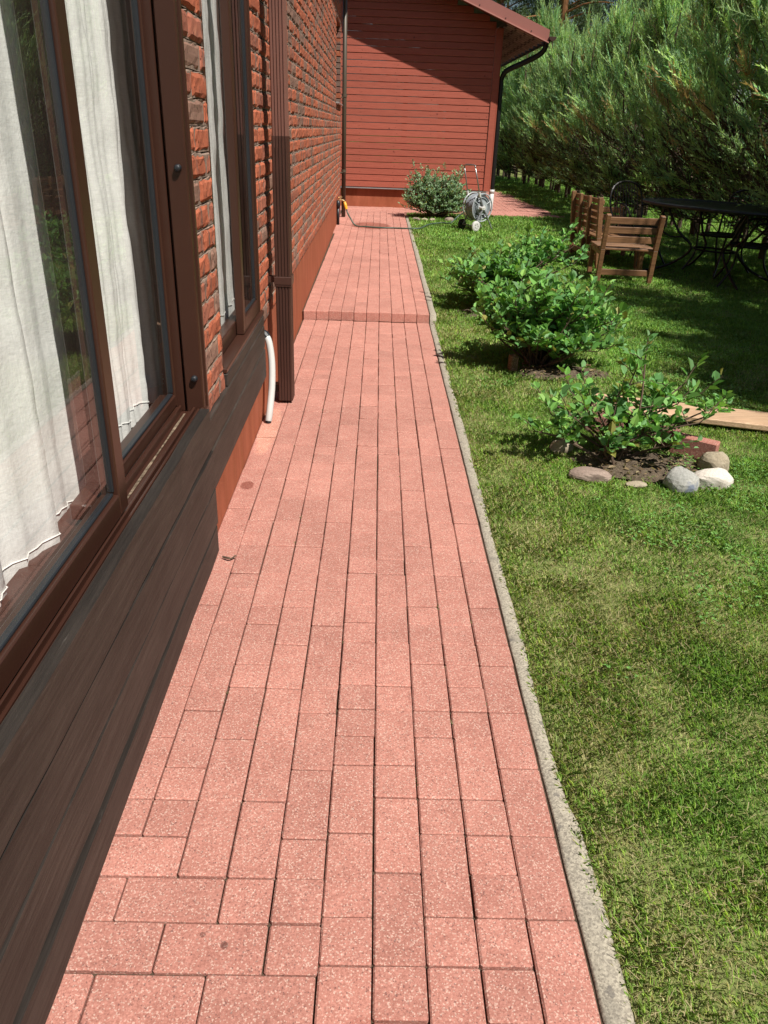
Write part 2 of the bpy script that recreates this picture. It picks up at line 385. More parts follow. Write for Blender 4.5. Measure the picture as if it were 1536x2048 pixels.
PX = .434; PW = .1017
def paver_col(k=1.):
    v = random.uniform(.94, 1.06)*k; h = random.uniform(-.02, .02)
    return ((.435+h)*v, (.200+h*.5)*v, (.160+h*.4)*v)
def put_paver(m, x0, x1, y0, y1, zf, bright=1., th=.07, g=.0016):
    cx, cy = (x0+x1)/2, (y0+y1)/2; z = zf(cy)+random.gauss(0, .0014)
    tx, ty = random.gauss(0, .005), random.gauss(0, .005)
    sl = (zf(y1)-zf(y0))/(y1-y0)
    M = Matrix.Translation((cx+random.gauss(0, .0006), cy, z)) @ Matrix(((1, 0, 0, 0), (0, 1, 0, 0), (tx, ty+sl, 1, 0), (0, 0, 0, 1)))
    hx, hy = (x1-x0)/2-g, (y1-y0)/2-g
    m.box((-hx, -hy, -th), (hx, hy, 0), paver_col(bright), .0035, M, .0004)
def lower_path():
    m = MB(); zf = lambda y: 0.
    start = {5: .90, 6: 1.0015, 7: 1.103, 8: 1.205, 9: 1.205}
    for k in range(10):
        y = start.get(k, -.5+random.choice((0, .1))*1.); x1 = PX-PW*k; x0 = x1-PW
        while y < 6.29:
            L = .1015 if random.random() < .36 else .203
            if y+L > 6.29-.05: L = 6.29-y
            put_paver(m, x0, x1, y, y+L, zf, 1.0+.012*max(0, y)); y += L
    for r, (ya, k0, off) in enumerate([(.5935, 5, 0), (.695, 5, .1), (.7965, 5, 0), (.90, 6, .0), (1.0015, 7, 0.), (1.103, 8, 0.)]):
        x = PX-PW*k0; xe = PX-PW*10; first = True
        while x > xe+.02:
            L = .203 if not (first and off) else .1015
            if r == 4: L = .203 if first else .1015
            if x-L < xe-.01: L = x-xe
            put_paver(m, x-L, x, ya, ya+.1015, zf); x -= L; first = False
    o = struct(m.build('garden_path', PAVER))
    m = MB(); m.box((-.7, -.6, -.09), (PX+.004, 6.3, -.011)); struct(m.build('path_bed', SAND))
lower_path()
def upper_path():
    m = MB()
    for k in range(10):
        y = 6.3; x1 = PX-PW*k; x0 = x1-PW
        while y < 14.05:
            L = .1015 if random.random() < .2 and y > 6.4 else .203
            if y+L > 14.05-.05: L = 14.05-y
            put_paver(m, x0-(.03 if k == 9 and y > 11 else 0), x1, y, y+L, pathz, 1.1, .075, .0013); y += L
    y = 14.055
    for r in range(7):
        x = -.75+(.1 if r % 2 else 0)
        while x < 3.1-.06*r:
            put_paver(m, x, x+.203, y, y+.1015, pathz, 1.1, .075, .0013); x += .203
        y += .1015
    y = 14.77
    while y < 23:
        x = 1.98
        while x < 3.05-.09*(y-14.8)*.4:
            put_paver(m, x, x+.1015, y, y+.203, lambda q: pathz(14.77), 1.0, .075, .0013); x += .1015
        y += .203
    struct(m.build('upper_path', PAVER))
    m = MB(); n = 40
    for i in range(n):
        a = 6.31+i*(14.76-6.31)/n; b = 6.31+(i+1)*(14.76-6.31)/n
        m.poly([(-.8, a, pathz(a)-.011), (PX+.003, a, pathz(a)-.011), (PX+.003, b, pathz(b)-.011), (-.8, b, pathz(b)-.011)])
    m.poly([(PX+.004, 14.06, pathz(14.06)-.012), (3.0, 14.06, pathz(14.06)-.012), (2.9, 14.76, pathz(14.7)-.012), (PX+.004, 14.76, pathz(14.7)-.012)])
    m.poly([(1.97, 14.765, pathz(14.77)-.013), (3.0, 14.765, pathz(14.77)-.013), (2.6, 23, pathz(14.77)-.013), (1.97, 23, pathz(14.77)-.013)])
    struct(m.build('upper_path_bed', SAND))
upper_path()
def kerb():
    m = MB(); x0 = PX+.006
    def seg(ya, yb, zf, wid):
        n = int((yb-ya)/.06); prof = [0, .006, .5, .93, 1.0]
        base = len(m.v)
        for i in range(n+1):
            y = ya+(yb-ya)*i/n; z = zf(y); wv = wid-.012*(y > 1.3)+.010*(vnoise([y], [0], 3.)[0]-.5)+.02*max(0, vnoise([y], [4], .9)[0]-.5)
            for a, dz in ((0, -.1), (.0, -.003), (.08, 0), (.5, .001), (.9, -.002), (1, -.008), (1.02, -.1)):
                m.v.append((x0+wv*a+random.gauss(0, .0008), y, z+dz+random.gauss(0, .0007)))
        for i in range(n):
            for k in range(6):
                a = base+i*7+k; m.face((a, a+1, a+8, a+7)[::-1])
        m.face([base+k for k in range(7)]); 
    seg(-.6, 6.27, lambda y: -.004, .055); seg(6.28, 13.6, lambda y: pathz(y)-.004, .06)
    struct(m.build('path_kerb', CONC, smooth=True))
kerb()

# ------------------------------------------------------------------ brick house
TH = .003
house = empty('brick_house', (.012, 0, 0), TH)
tag(house, 'red brick house with brown windows and dark wood boards, left of the path', 'house')
WX = -.57; Z0 = .488; CH = .0755; YA, YB = -1.4, 12.93; ZTOP = 3.7
OPEN = [(-1.2, 2.53, .2, 2.62), (2.86, 3.90, .2, 2.62), (11.5, 12.78, 1.69, 2.67), (2.4, 2.95, .2, .49)]
def intervals(z):
    iv = [(YA, YB)]
    for (a, b, c, d) in OPEN:
        if c < z < d:
            nv = []
            for (p, q) in iv:
                if b <= p or a >= q: nv.append((p, q)); continue
                if p < a: nv.append((p, a))
                if q > b: nv.append((b, q))
            iv = nv
    return iv
def brick_wall():
    m = MB(); mo = MB(); nc = int((ZTOP-Z0)/CH)
    def brick(y0, y1, z0, z1):
        u = random.random()
        base = (.36, .108, .058) if u < .6 else ((.29, .105, .068) if u < .84 else (.20, .118, .09))
        v = random.uniform(.95, 1.28); col = tuple(c*v for c in base)
        x = WX+random.gauss(0, .0012); ny = 5 if y0 < 5 else 3; nz = 3
        b = len(m.v)
        for j in range(nz+2):
            for i in range(ny+2):
                fy = min(max((i-.5)/(ny-0.), 0), 1) if 0 < i < ny+1 else (0 if i == 0 else 1)
                fz = min(max((j-.5)/(nz-0.), 0), 1) if 0 < j < nz+1 else (0 if j == 0 else 1)
                ed = (i in (0, ny+1)) or (j in (0, nz+1))
                y = y0+(y1-y0)*fy+random.gauss(0, .0012); z = z0+(z1-z0)*fz+random.gauss(0, .0014)
                m.v.append((x-(.006 if ed else 0)+random.gauss(0, .0014), y, z))
        W = ny+2
        for j in range(nz+1):
            for i in range(ny+1):
                a = b+j*W+i; m.face((a, a+1, a+W+1, a+W), col)
        # underside and top
        lo = [b+i for i in range(W)]; hi = [b+(nz+1)*W+i for i in range(W)]
        k = len(m.v); m.v += [(WX-.03, m.v[lo[0]][1], z0), (WX-.03, m.v[lo[-1]][1], z0), (WX-.03, m.v[hi[0]][1], z1), (WX-.03, m.v[hi[-1]][1], z1)]
        m.face([k, k+1]+lo[::-1], col); m.face(hi+[k+3, k+2], col)
        m.face([k]+[b+j*W for j in range(nz+2)]+[k+2], col); m.face([k+1, k+3]+[b+j*W+W-1 for j in range(nz+2)][::-1], col)
    for c in range(nc):
        z = Z0+c*CH; zt = z+.0655
        for (p, q) in intervals(z+.03):
            off = (c % 2)*.13+random.uniform(-.015, .015)
            y = p-off if p > YA-1 else p
            while y < q:
                L = .248+random.uniform(-.006, .006)
                a, b = max(y, p), min(y+L, q)
                if b-a > .03: brick(a, b, z+random.uniform(0, .002), zt+random.uniform(-.002, .002))
                y += L+.012
        for (p, q) in intervals(z+.03):
            # sloped bed mortar above this course, and the back of the vertical joints
            n = max(2, int((q-p)/.035)) if p < 5 else max(2, int((q-p)/.12))
            b0 = len(mo.v)
            for i in range(n+1):
                y = p+(q-p)*i/n; j = lambda s: random.gauss(0, s)
                mo.v += [(WX-.006+j(.001), y, z-.004), (WX-.005+j(.0015), y, zt-.003), (WX-.0045+j(.002), y, zt+.002+j(.0015)), (WX-.020+j(.003), y, zt+.0085+j(.001)), (WX-.022, y, z+CH+.002)]
            for i in range(n):
                for k in range(4):
                    a = b0+i*5+k; mo.face((a, a+5, a+6, a+1))
    m.build('wall', BRICK, house); mo.build('mortar', MORTAR, house)
brick_wall()
def house_body():
    m = MB()   # plinth
    m.box((-1.0, YA, -.15), (-.60, YB, .470), bev=0)
    m.box((-.5999, 2.4, -.15), (-.585, YB-.003, .476), bev=.004)
    m.build('plinth', PLINTH, house)
    # inner leaf of the wall behind the facing bricks, with the openings cut out
    m = MB(); X0, X1 = -.86, -.595
    def blk(y0, y1, z0, z1): m.box((X0, y0, z0), (X1, y1, z1))
    m.box((-.70, 2.575, .473), (X1, 2.82, 2.70)); blk(4.75, 11.45, .473, 2.70); m.box((-.612, 3.93, .473), (X1, 4.749, 2.70)); blk(12.82, YB-.004, .473, 2.70)
    blk(YA, YB-.004, 2.701, ZTOP); blk(11.45, 12.82, .473, 1.66)
    m.build('inner_wall', MORTAR, house)
    m = MB(); R = (.17, .13, .10)
    m.poly([(-4, YA, .42), (-.87, YA, .42), (-.87, 12, .42), (-4, 12, .42)], (.12, .07, .045))
    m.poly([(-4, YA, .4), (-4, 12, .4), (-4, 12, 3), (-4, YA, 3)][::-1], R)
    m.poly([(-4, 5.3, .4), (-.87, 5.3, .4), (-.87, 5.3, 3), (-4, 5.3, 3)], R)
    m.poly([(-4, YA, .4), (-.87, YA, .4), (-.87, YA, 3), (-4, YA, 3)], R)
    m.poly([(-4, YA, 2.9), (-4, 12, 2.9), (-.87, 12, 2.9), (-.87, YA, 2.9)], (.3, .28, .25))
    m.build('room', m_attr('room_paint', .8), house)
    m = MB(); Rf = 1
    m.poly([(-.22, YA-.4, 3.78), (-.22, YB+.2, 3.78), (-4.2, YB+.2, 6.0), (-4.2, YA-.4, 6.0)])
    m.poly([(-.22, YA-.4, 3.70), (-4.2, YA-.4, 5.92), (-4.2, YB+.2, 5.92), (-.22, YB+.2, 3.70)])
    m.box((-.235, YA-.4, 3.62), (-.215, YB+.2, 3.785))
    m.build('roof', ROOFM, house)
    # end wall facing the yard behind the corner
    m = MB(); m.box((-4.2, YB-.10, -.1), (-.60, YB-.006, 3.7)); m.build('end_wall', MORTAR, house)
    m = MB()   # bottom course / brick return at the far corner (slim pinkish trim)
    m.box((-.604, YB-.0055, .14), (-.572, YB+.05, 3.69), (.9, .8, .8), .004); m.build('corner_trim', ROOFM, house)
house_body()
def cladding():
    m = MB()
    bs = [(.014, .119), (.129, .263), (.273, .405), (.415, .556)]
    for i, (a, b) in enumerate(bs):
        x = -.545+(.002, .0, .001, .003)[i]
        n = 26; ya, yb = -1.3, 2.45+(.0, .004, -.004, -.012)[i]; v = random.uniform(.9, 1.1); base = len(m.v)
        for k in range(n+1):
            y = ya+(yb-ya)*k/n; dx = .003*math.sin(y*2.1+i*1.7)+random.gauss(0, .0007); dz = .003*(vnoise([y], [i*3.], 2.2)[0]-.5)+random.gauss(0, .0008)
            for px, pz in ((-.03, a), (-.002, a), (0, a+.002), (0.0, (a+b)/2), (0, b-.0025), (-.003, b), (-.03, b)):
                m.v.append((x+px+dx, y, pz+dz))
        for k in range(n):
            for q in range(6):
                t = base+k*7+q; m.face((t, t+7, t+8, t+1), (v,)*3 if q in (2, 3) else (v*.5,)*3)  # board edges coloured darker, painting in the shade of the seams
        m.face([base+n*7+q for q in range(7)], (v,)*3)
    for (a, b) in ((.232, .381), (.386, .497)):
        m.box((-.60, 2.465, a), (-.556+random.uniform(-.002, .002), 3.90, b), (random.uniform(.85, 1.1),)*3, .005)
    m.box((-.60, 2.865, .4975), (-.558, 3.90, .548), (.95,)*3, .004)
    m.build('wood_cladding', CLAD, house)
cladding()
def window_big():
    B = MB(); z1 = 2.6
    # jamb at the far end and head
    B.box((-.632, 2.495, .52), (-.572, 2.531, z1), bev=.004)
    B.box((-.69, 2.506, .52), (-.638, 2.531, z1), bev=.004)
    B.box((-.75, -1.2, 2.5), (-.572, 2.49, z1), bev=.004)
    B.box((-.575, 2.53, .49), (-.566, 2.548, z1), bev=.002)
    win = B.build('sliding_window', BROWN, house)
    s = MB()   # sill with its tracks
    s.box((-.76, -1.2, .47), (-.556, 2.494, .525))
    for x, h in ((-.562, .548), (-.578, .541), (-.592, .536), (-.606, .541), (-.652, .546), (-.664, .54)):
        s.box((x-.004, -1.2, .524), (x+.004, 2.494, h), bev=.002)
    s.build('sill', BROWN, win)
    d = MB()
    n = 90; pts = []
    for i in range(n):
        y = 1.2+1.28*i/n; wv = .0015+.004*vnoise([y], [1], 9)[0]; pts.append((y, wv))
    for i in range(n-1):
        (a, wa), (b, wb) = pts[i], pts[i+1]
        d.poly([(-.632-wa, a, .5268), (-.632+wa*.7, a, .5272), (-.632+wb*.7, b, .5272), (-.632-wb, b, .5268)])
    d.build('track_grit', simple('grit', (.16, .12, .085), .95, .7, 60, .1), win)
    # outer sash
    o = MB()
    o.box((-.646, 1.665, .548), (-.602, 1.722, 2.5), bev=.003)
    o.box((-.646, -1.2, .548), (-.602, 1.6645, .604), bev=.003)
    o.build('outer_sash', BROWN, win)
    g = MB(); g.box((-.626, 1.655, .612), (-.612, 1.6646, 2.5), bev=.002); g.box((-.628, -1.2, .6042), (-.612, 1.655, .612), bev=.002)
    g.build('glazing_seal', RUBBER, win)
    i_ = MB()
    i_.box((-.69, 2.482, .545), (-.662, 2.5035, 2.5), bev=.003); i_.box((-.715, 1.64, .545), (-.662, 2.4815, .585), bev=.003)
    i_.box((-.715, 1.755, .5855), (-.662, 1.795, 2.5), bev=.003)
    i_.build('inner_sash', BROWN, win)
    g = MB(); g.box((-.684, 2.472, .5935), (-.668, 2.4815, 2.5), bev=.002); g.box((-.684, 1.80, .5852), (-.668, 2.472, .593), bev=.002)
    g.build('glazing_seal', RUBBER, win)
    p = MB(); p.poly([(-.616, -1.2, .60), (-.616, 1.67, .60), (-.616, 1.67, 2.52), (-.616, -1.2, 2.52)]); p.build('pane', GLASS, win)
    p = MB(); p.poly([(-.676, 1.62, .58), (-.676, 2.49, .58), (-.676, 2.49, 2.52), (-.676, 1.62, 2.52)]); p.build('pane', GLASS, win)
    for (z, yy) in ((1.277, 2.4955), (.64, 2.4955)):
        k = MB(); k.tube([(-.597, yy, z), (-.597, yy-.012, z)], [.0105, .0105], 14); k.tube([(-.597, yy-.012, z), (-.597, yy-.016, z)], [.0105, .007], 14)
        k.build('screw_cap', RUBBER, win, True)
window_big()
def window_small():
    B = MB(); z1 = 2.6
    B.box((-.645, 2.861, .55), (-.578, 2.90, z1), bev=.003)
    B.box((-.612, 3.8785, .55), (-.572, 3.90, z1), bev=.003)
    B.box((-.66, 2.9005, .55), (-.6125, 3.878, .625), bev=.004)
    B.box((-.611, 2.865, .5485), (-.560, 3.93, .567), bev=.003)
    B.box((-.66, 2.9005, 2.52), (-.58, 3.878, z1), bev=.003)
    win = B.build('casement_window', BROWN, house)
    o = MB()
    o.box((-.611, 3.400, .568), (-.577, 3.458, 2.519), bev=.003); o.box((-.611, 3.842, .568), (-.577, 3.8775, 2.519), bev=.003)
    o.box((-.611, 3.4585, .568), (-.577, 3.8415, .632), bev=.003); o.build('outer_sash', BROWN, win)
    g = MB(); g.box((-.600, 3.832, .633), (-.586, 3.8415, 2.519), bev=.002); g.box((-.600, 3.459, .6325), (-.586, 3.8315, .642), bev=.002); g.build('glazing_seal', RUBBER, win)
    for a, b, x in ((2.89, 3.50, -.630), (3.45, 3.845, -.593)):
        p = MB(); p.poly([(x, a, .62), (x, b, .62), (x, b, 2.53), (x, a, 2.53)]); p.build('pane', GLASS, win)
window_small()
def niche_window():
    B = MB(); y0, y1, z0, z1 = 11.5, 12.78, 1.69, 2.67
    B.box((-.72, y0-.02, z0), (-.675, y0+.05, z1)); B.box((-.72, y1-.05, z0), (-.675, y1+.02, z1))
    B.box((-.72, y0+.05, z0), (-.675, y1-.05, z0+.06)); B.box((-.72, y0+.05, z1-.06), (-.675, y1-.05, z1))
    win = B.build('small_window', BROWN, house)
    p = MB(); p.poly([(-.70, y0, z0), (-.70, y1, z0), (-.70, y1, z1), (-.70, y0, z1)]); p.build('pane', GLASS, win)
    s = MB(); s.box((-.69, y0-.01, z0-.012), (-.535, y1+.01, z0+.006), (1, 1, 1), .003); s.build('sill', GREY, win)
    for yy, d in ((y1, 1), (y0, -1)):      # brick reveals
        z = z0+.01; j = MB()
        while z < z1-.03:
            c = random.choice([(.2, .10, .08), (.3, .09, .045), (.16, .11, .09)])
            a, b = (yy-.004, yy+.05) if d > 0 else (yy-.05, yy+.004)
            j.box((-.674, a, z), (-.5765, b, min(z+.064, z1)), c, .003); z += CH
        j.build('reveal', BRICK, win)
    l = MB(); l.box((-.674, y0-.06, z1-.002), (-.578, y1+.06, z1+.03), (.3, .09, .045), .003); l.build('lintel', BRICK, win)
niche_window()
def downspouts():
    # ribbed square downpipe
    m = MB(); xa, xb, ya, yb = -.529, -.449, 4.165, 4.275
    def ribbed(mb, xa, xb, ya, yb, z0, z1, nr=4):
        pr = []
        wd = (xb-xa)
        for k in range(nr):
            u = xa+wd*(.10+.80*k/nr); s = wd*.8/nr
            pr += [(u, ya), (u+s*.30, ya), (u+s*.38, ya+.005), (u+s*.72, ya+.005), (u+s*.80, ya)]
        pr = [(xa, ya+.008), (xa+.005, ya)]+pr+[(xb-.005, ya), (xb, ya+.008)]
        side = []
        for k in range(4):
            v = ya+.02+(yb-ya-.03)*k/4; s = (yb-ya-.03)/4
            side += [(xb, v), (xb-.004, v+s*.2), (xb-.004, v+s*.6), (xb, v+s*.8)]
        pr += side+[(xb, yb-.006), (xb-.006, yb), (xa+.006, yb), (xa, yb-.006)]
        b = len(mb.v); n = len(pr)
        for z in (z0, z1): mb.v += [(p[0], p[1], z) for p in pr]
        for k in range(n): l = (k+1) % n; mb.face((b+k, b+l, b+n+l, b+n+k))
        mb.face([b+n+k for k in range(n)]); mb.face([b+k for k in range(n)][::-1])
    ribbed(m, xa, xb, ya, yb, .018, 1.352)
    dp = m.build('downspout', DOWNP, house)
    m = MB(); ribbed(m, xa+.003, xb-.003, ya+.003, yb-.003, 1.30, 3.72); m.build('upper_pipe', BROWN_L, dp)
    m = MB(); m.box((xa-.006, ya-.006, .650), (xb+.006, yb+.006, .690), bev=.002); m.box((xa-.004, ya-.004, .640), (xb+.004, yb+.004, .6495), bev=.002); m.box((-.575, 4.20, .655), (xa-.006, 4.24, .685))
    m.build('collar', DOWNP, dp)
    m = MB(); m.box((-.58, 4.20, 2.2), (xa+.002, 4.24, 2.23)); m.build('bracket', BLACK, dp)
    m = MB(); m.box((-.58, 4.19, .06), (xa+.002, 4.25, .10)); m.build('bracket', BLACK, dp)
    # slim pipe at the far corner
    m = MB(); m.tube([(-.523, 12.99, .14), (-.523, 12.99, 3.72)], .032, 12); p2 = m.build('downspout', GREYPIPE, house, True)
    for z in (1.82, .80):
        m = MB(); m.tube([(-.523, 12.99, z-.02), (-.523, 12.99, z+.02)], .038, 12); m.bar((-.523, 12.99, z-.03), (-.60, 12.88, z-.02), .014, .014); m.build('collar', GREYPIPE, p2)
downspouts()
def gutter_h():
    m = MB(); n = 8; base = len(m.v)
    for y in (YA-.4, YB+.2):
        for k in range(n+1):
            a = math.pi*k/n; m.v.append((-.15-.06*math.cos(a), y, 3.76-.06*math.sin(a)))
    for k in range(n): m.face((k, k+1, n+2+k, n+1+k))
    m.build('gutter', DOWNP, house, True)
gutter_h()

# ---- curtains
def curtain(name, ya, yb, x, zb, zt, label, waves, amp, hemtilt=0., seed=0, flare=0.):
    rs = np.random.default_rng(seed); ny, nz = 110, 70; m = MB()
    ph = rs.random(6)*6.28
    for j in range(nz+1):
        v = j/nz
        for i in range(ny+1):
            u = i/ny; wid = 1+.03*math.sin(v*3+ph[3])*(u-.5)
            y = ya+(yb-ya)*u*wid+flare*u*(1-v)+.012*math.sin(v*5+ph[0])*(u > .9)
            f = math.sin(u*waves*6.28+ph[0]+.5*math.sin(v*2+ph[1]))+.45*math.sin(u*waves*2.3*6.28+ph[2]+v*1.3)+.25*math.sin(u*waves*5.1*6.28+ph[4]+v*3)
            xx = x+amp*f*(.55+.45*(1-v))+.010*(vnoise([u*9+seed], [v*16], 1.)[0]-.5)+.005*(vnoise([u*26], [v*40], 1.)[0]-.5)
            z0 = zb+hemtilt*(1-u)+.006*math.sin(u*20+ph[5])
            m.v.append((xx, y, z0+(zt-z0)*v))
    for j in range(nz):
        for i in range(ny):
            a = j*(ny+1)+i; m.face((a, a+1, a+ny+2, a+ny+1))
    o = m.build(name, LINEN, smooth=True)
    h = MB(); 
    for (dz, t) in ((.035, .0016),):
        P = [Vector(m.v[(2)*(ny+1)+i])+Vector((.0025, 0, dz-.035)) for i in range(ny+1)]
        h.tube(P, t, 4)
    h.build('hem_stitch', LINEN, o)
    return tag(o, label, 'curtain', 'linen curtains behind the windows')
curtain('curtain', -.6, 1.89, -.745, .475, 2.55, 'white linen curtain hanging behind the nearest big window pane', 9, .022, .05, 1)
curtain('curtain', 2.10, 2.79, -.775, .50, 2.55, 'white linen curtain hanging at the far end of the big sliding window', 3.5, .016, 0, 2)
curtain('curtain', 2.93, 3.62, -.668, .60, 2.55, 'pale curtain hanging behind the near half of the narrower window', 3, .004, 0, 3)
curtain('curtain', 3.72, 4.22, -.72, .55, 2.55, 'pale curtain edge hanging behind the far half of the narrower window', 2, .006, 0, 4, .42)

# ---- small things on the wall
def drain():
    t = MB(); pts = []; rr = []
    P = [Vector((-.575, 3.985, .432)), Vector((-.548, 3.97, .40)), Vector((-.532, 3.945, .30)), Vector((-.530, 3.905, .18)), Vector((-.538, 3.86, .07)), Vector((-.545, 3.84, .012))]
    def bez(P, n):
        out = []
        m = len(P)
        for i in range(n+1):
            s = i/n*(m-1); k = min(int(s), m-2); f = s-k
            p0 = P[max(k-1, 0)]; p1 = P[k]; p2 = P[k+1]; p3 = P[min(k+2, m-1)]
            out.append(.5*((2*p1)+(p2-p0)*f+(2*p0-5*p1+4*p2-p3)*f*f+(3*p1-p0-3*p2+p3)*f**3))
        return out
    pts = bez(P, 200); rr = [.0188 if i % 2 else .0172 for i in range(201)]
    t.tube(pts, rr, 12)
    o = t.build('drain_hose', WHITEP, smooth=True)
    k = MB(); k.tube([P[0]+Vector((-.02, 0, .004)), P[0]+Vector((.006, -.002, -.004)), P[0]+Vector((.014, -.006, -.016))], .026, 12); k.build('cuff', RUBBER, o)
    k = MB(); k.tube([P[-1]+Vector((0, .002, .003)), P[-1]+Vector((-.001, -.001, -.008))], .016, 10); k.build('end_plug', RUBBER, o)
    tag(o, 'white corrugated drain hose hanging from the wall beside the ribbed downspout', 'drain hose')
    return bez
bez = drain()
def tap():
    T = empty('water_tap', (-.585, 12.0, pathz(12))); tag(T, 'black standpipe with a brass tap and yellow hose connector at the house corner', 'tap')
    m = MB(); m.tube([(0, 0, 0), (0, 0, .24)], .021, 10); m.tube([(0, 0, .23), (0, 0, .29), (0, 0, .33)], [.03, .034, .02], 10); m.build('standpipe', RUBBER, T, True)
    m = MB(); m.tube([(0, 0, .32), (.02, 0, .335), (.06, 0, .335), (.085, 0, .325), (.095, 0, .30)], .014, 8); m.tube([(.03, 0, .345), (.03, 0, .37)], .006, 6); m.bar((.0, -.01, .372), (.06, .01, .374), .012, .008); m.build('tap', BRASS, T)
    m = MB(); m.tube([(.092, 0, .31), (.105, -.01, .27), (.122, -.02, .215)], [.021, .024, .02], 10); m.build('hose_connector', YELLOW, T)
tap()
def hose():
    z = lambda x, y: pathz(y)+.013
    P = [Vector((-.462, 11.978, .335)), Vector((-.445, 11.96, .29)), Vector((-.40, 11.9, .225)), Vector((-.32, 11.84, z(0, 11.84))), Vector((-.15, 11.75, z(0, 11.75))), Vector((.05, 11.70, z(0, 11.7))), Vector((.25, 11.71, z(0, 11.71))), Vector((.45, 11.68, z(0, 11.7)+.004)), Vector((.60, 11.75, zgf(.6, 11.75)+.025)), Vector((.75, 12.2, zgf(.8, 12.2)+.03)), Vector((.95, 12.45, zgf(.95, 12.45)+.03)), Vector((1.08, 12.3, zgf(1.08, 12.3)+.05)), Vector((1.2, 12.45, .25)), Vector((1.3, 12.45, .32))]
    m = MB(); m.tube(bez(P, 120), .0105, 8); o = m.build('garden_hose', HOSEG, smooth=True)
    tag(o, 'dark green hose running from the tap across the path to the reel', 'hose')
hose()
def twigs():
    m = MB(); P = [(-.523, 2.415, .008), (-.50, 2.40, .012), (-.49, 2.405, .008), (-.478, 2.42, .012)]
    m.tube(bez([Vector(p) for p in P], 12), [.004]*6+[.003]*7, 6); tag(m.build('twig', TWIG), 'short curved brown twig lying on the path beside the wood boards', 'twig')
    m = MB(); n = 8
    for i in range(n):
        for k in range(4):
            u = i/(n-1)-.5; v = k/3-.5; wd = .028*math.cos(u*2.9)
            m.v.append((1.62+u*.07, 1.62+v*wd*1.4, zgf(1.62, 1.62)+.035+.012*abs(v)*2+.01*math.sin(u*5)))
    for i in range(n-1):
        for k in range(3): a = i*4+k; m.face((a, a+1, a+5, a+4))
    tag(m.build('dead_leaf', simple('dry_leaf', (.09, .045, .03), .7, .3, 40)), 'curled dark brown dead leaf lying on the lawn at the right', 'leaf')
twigs()

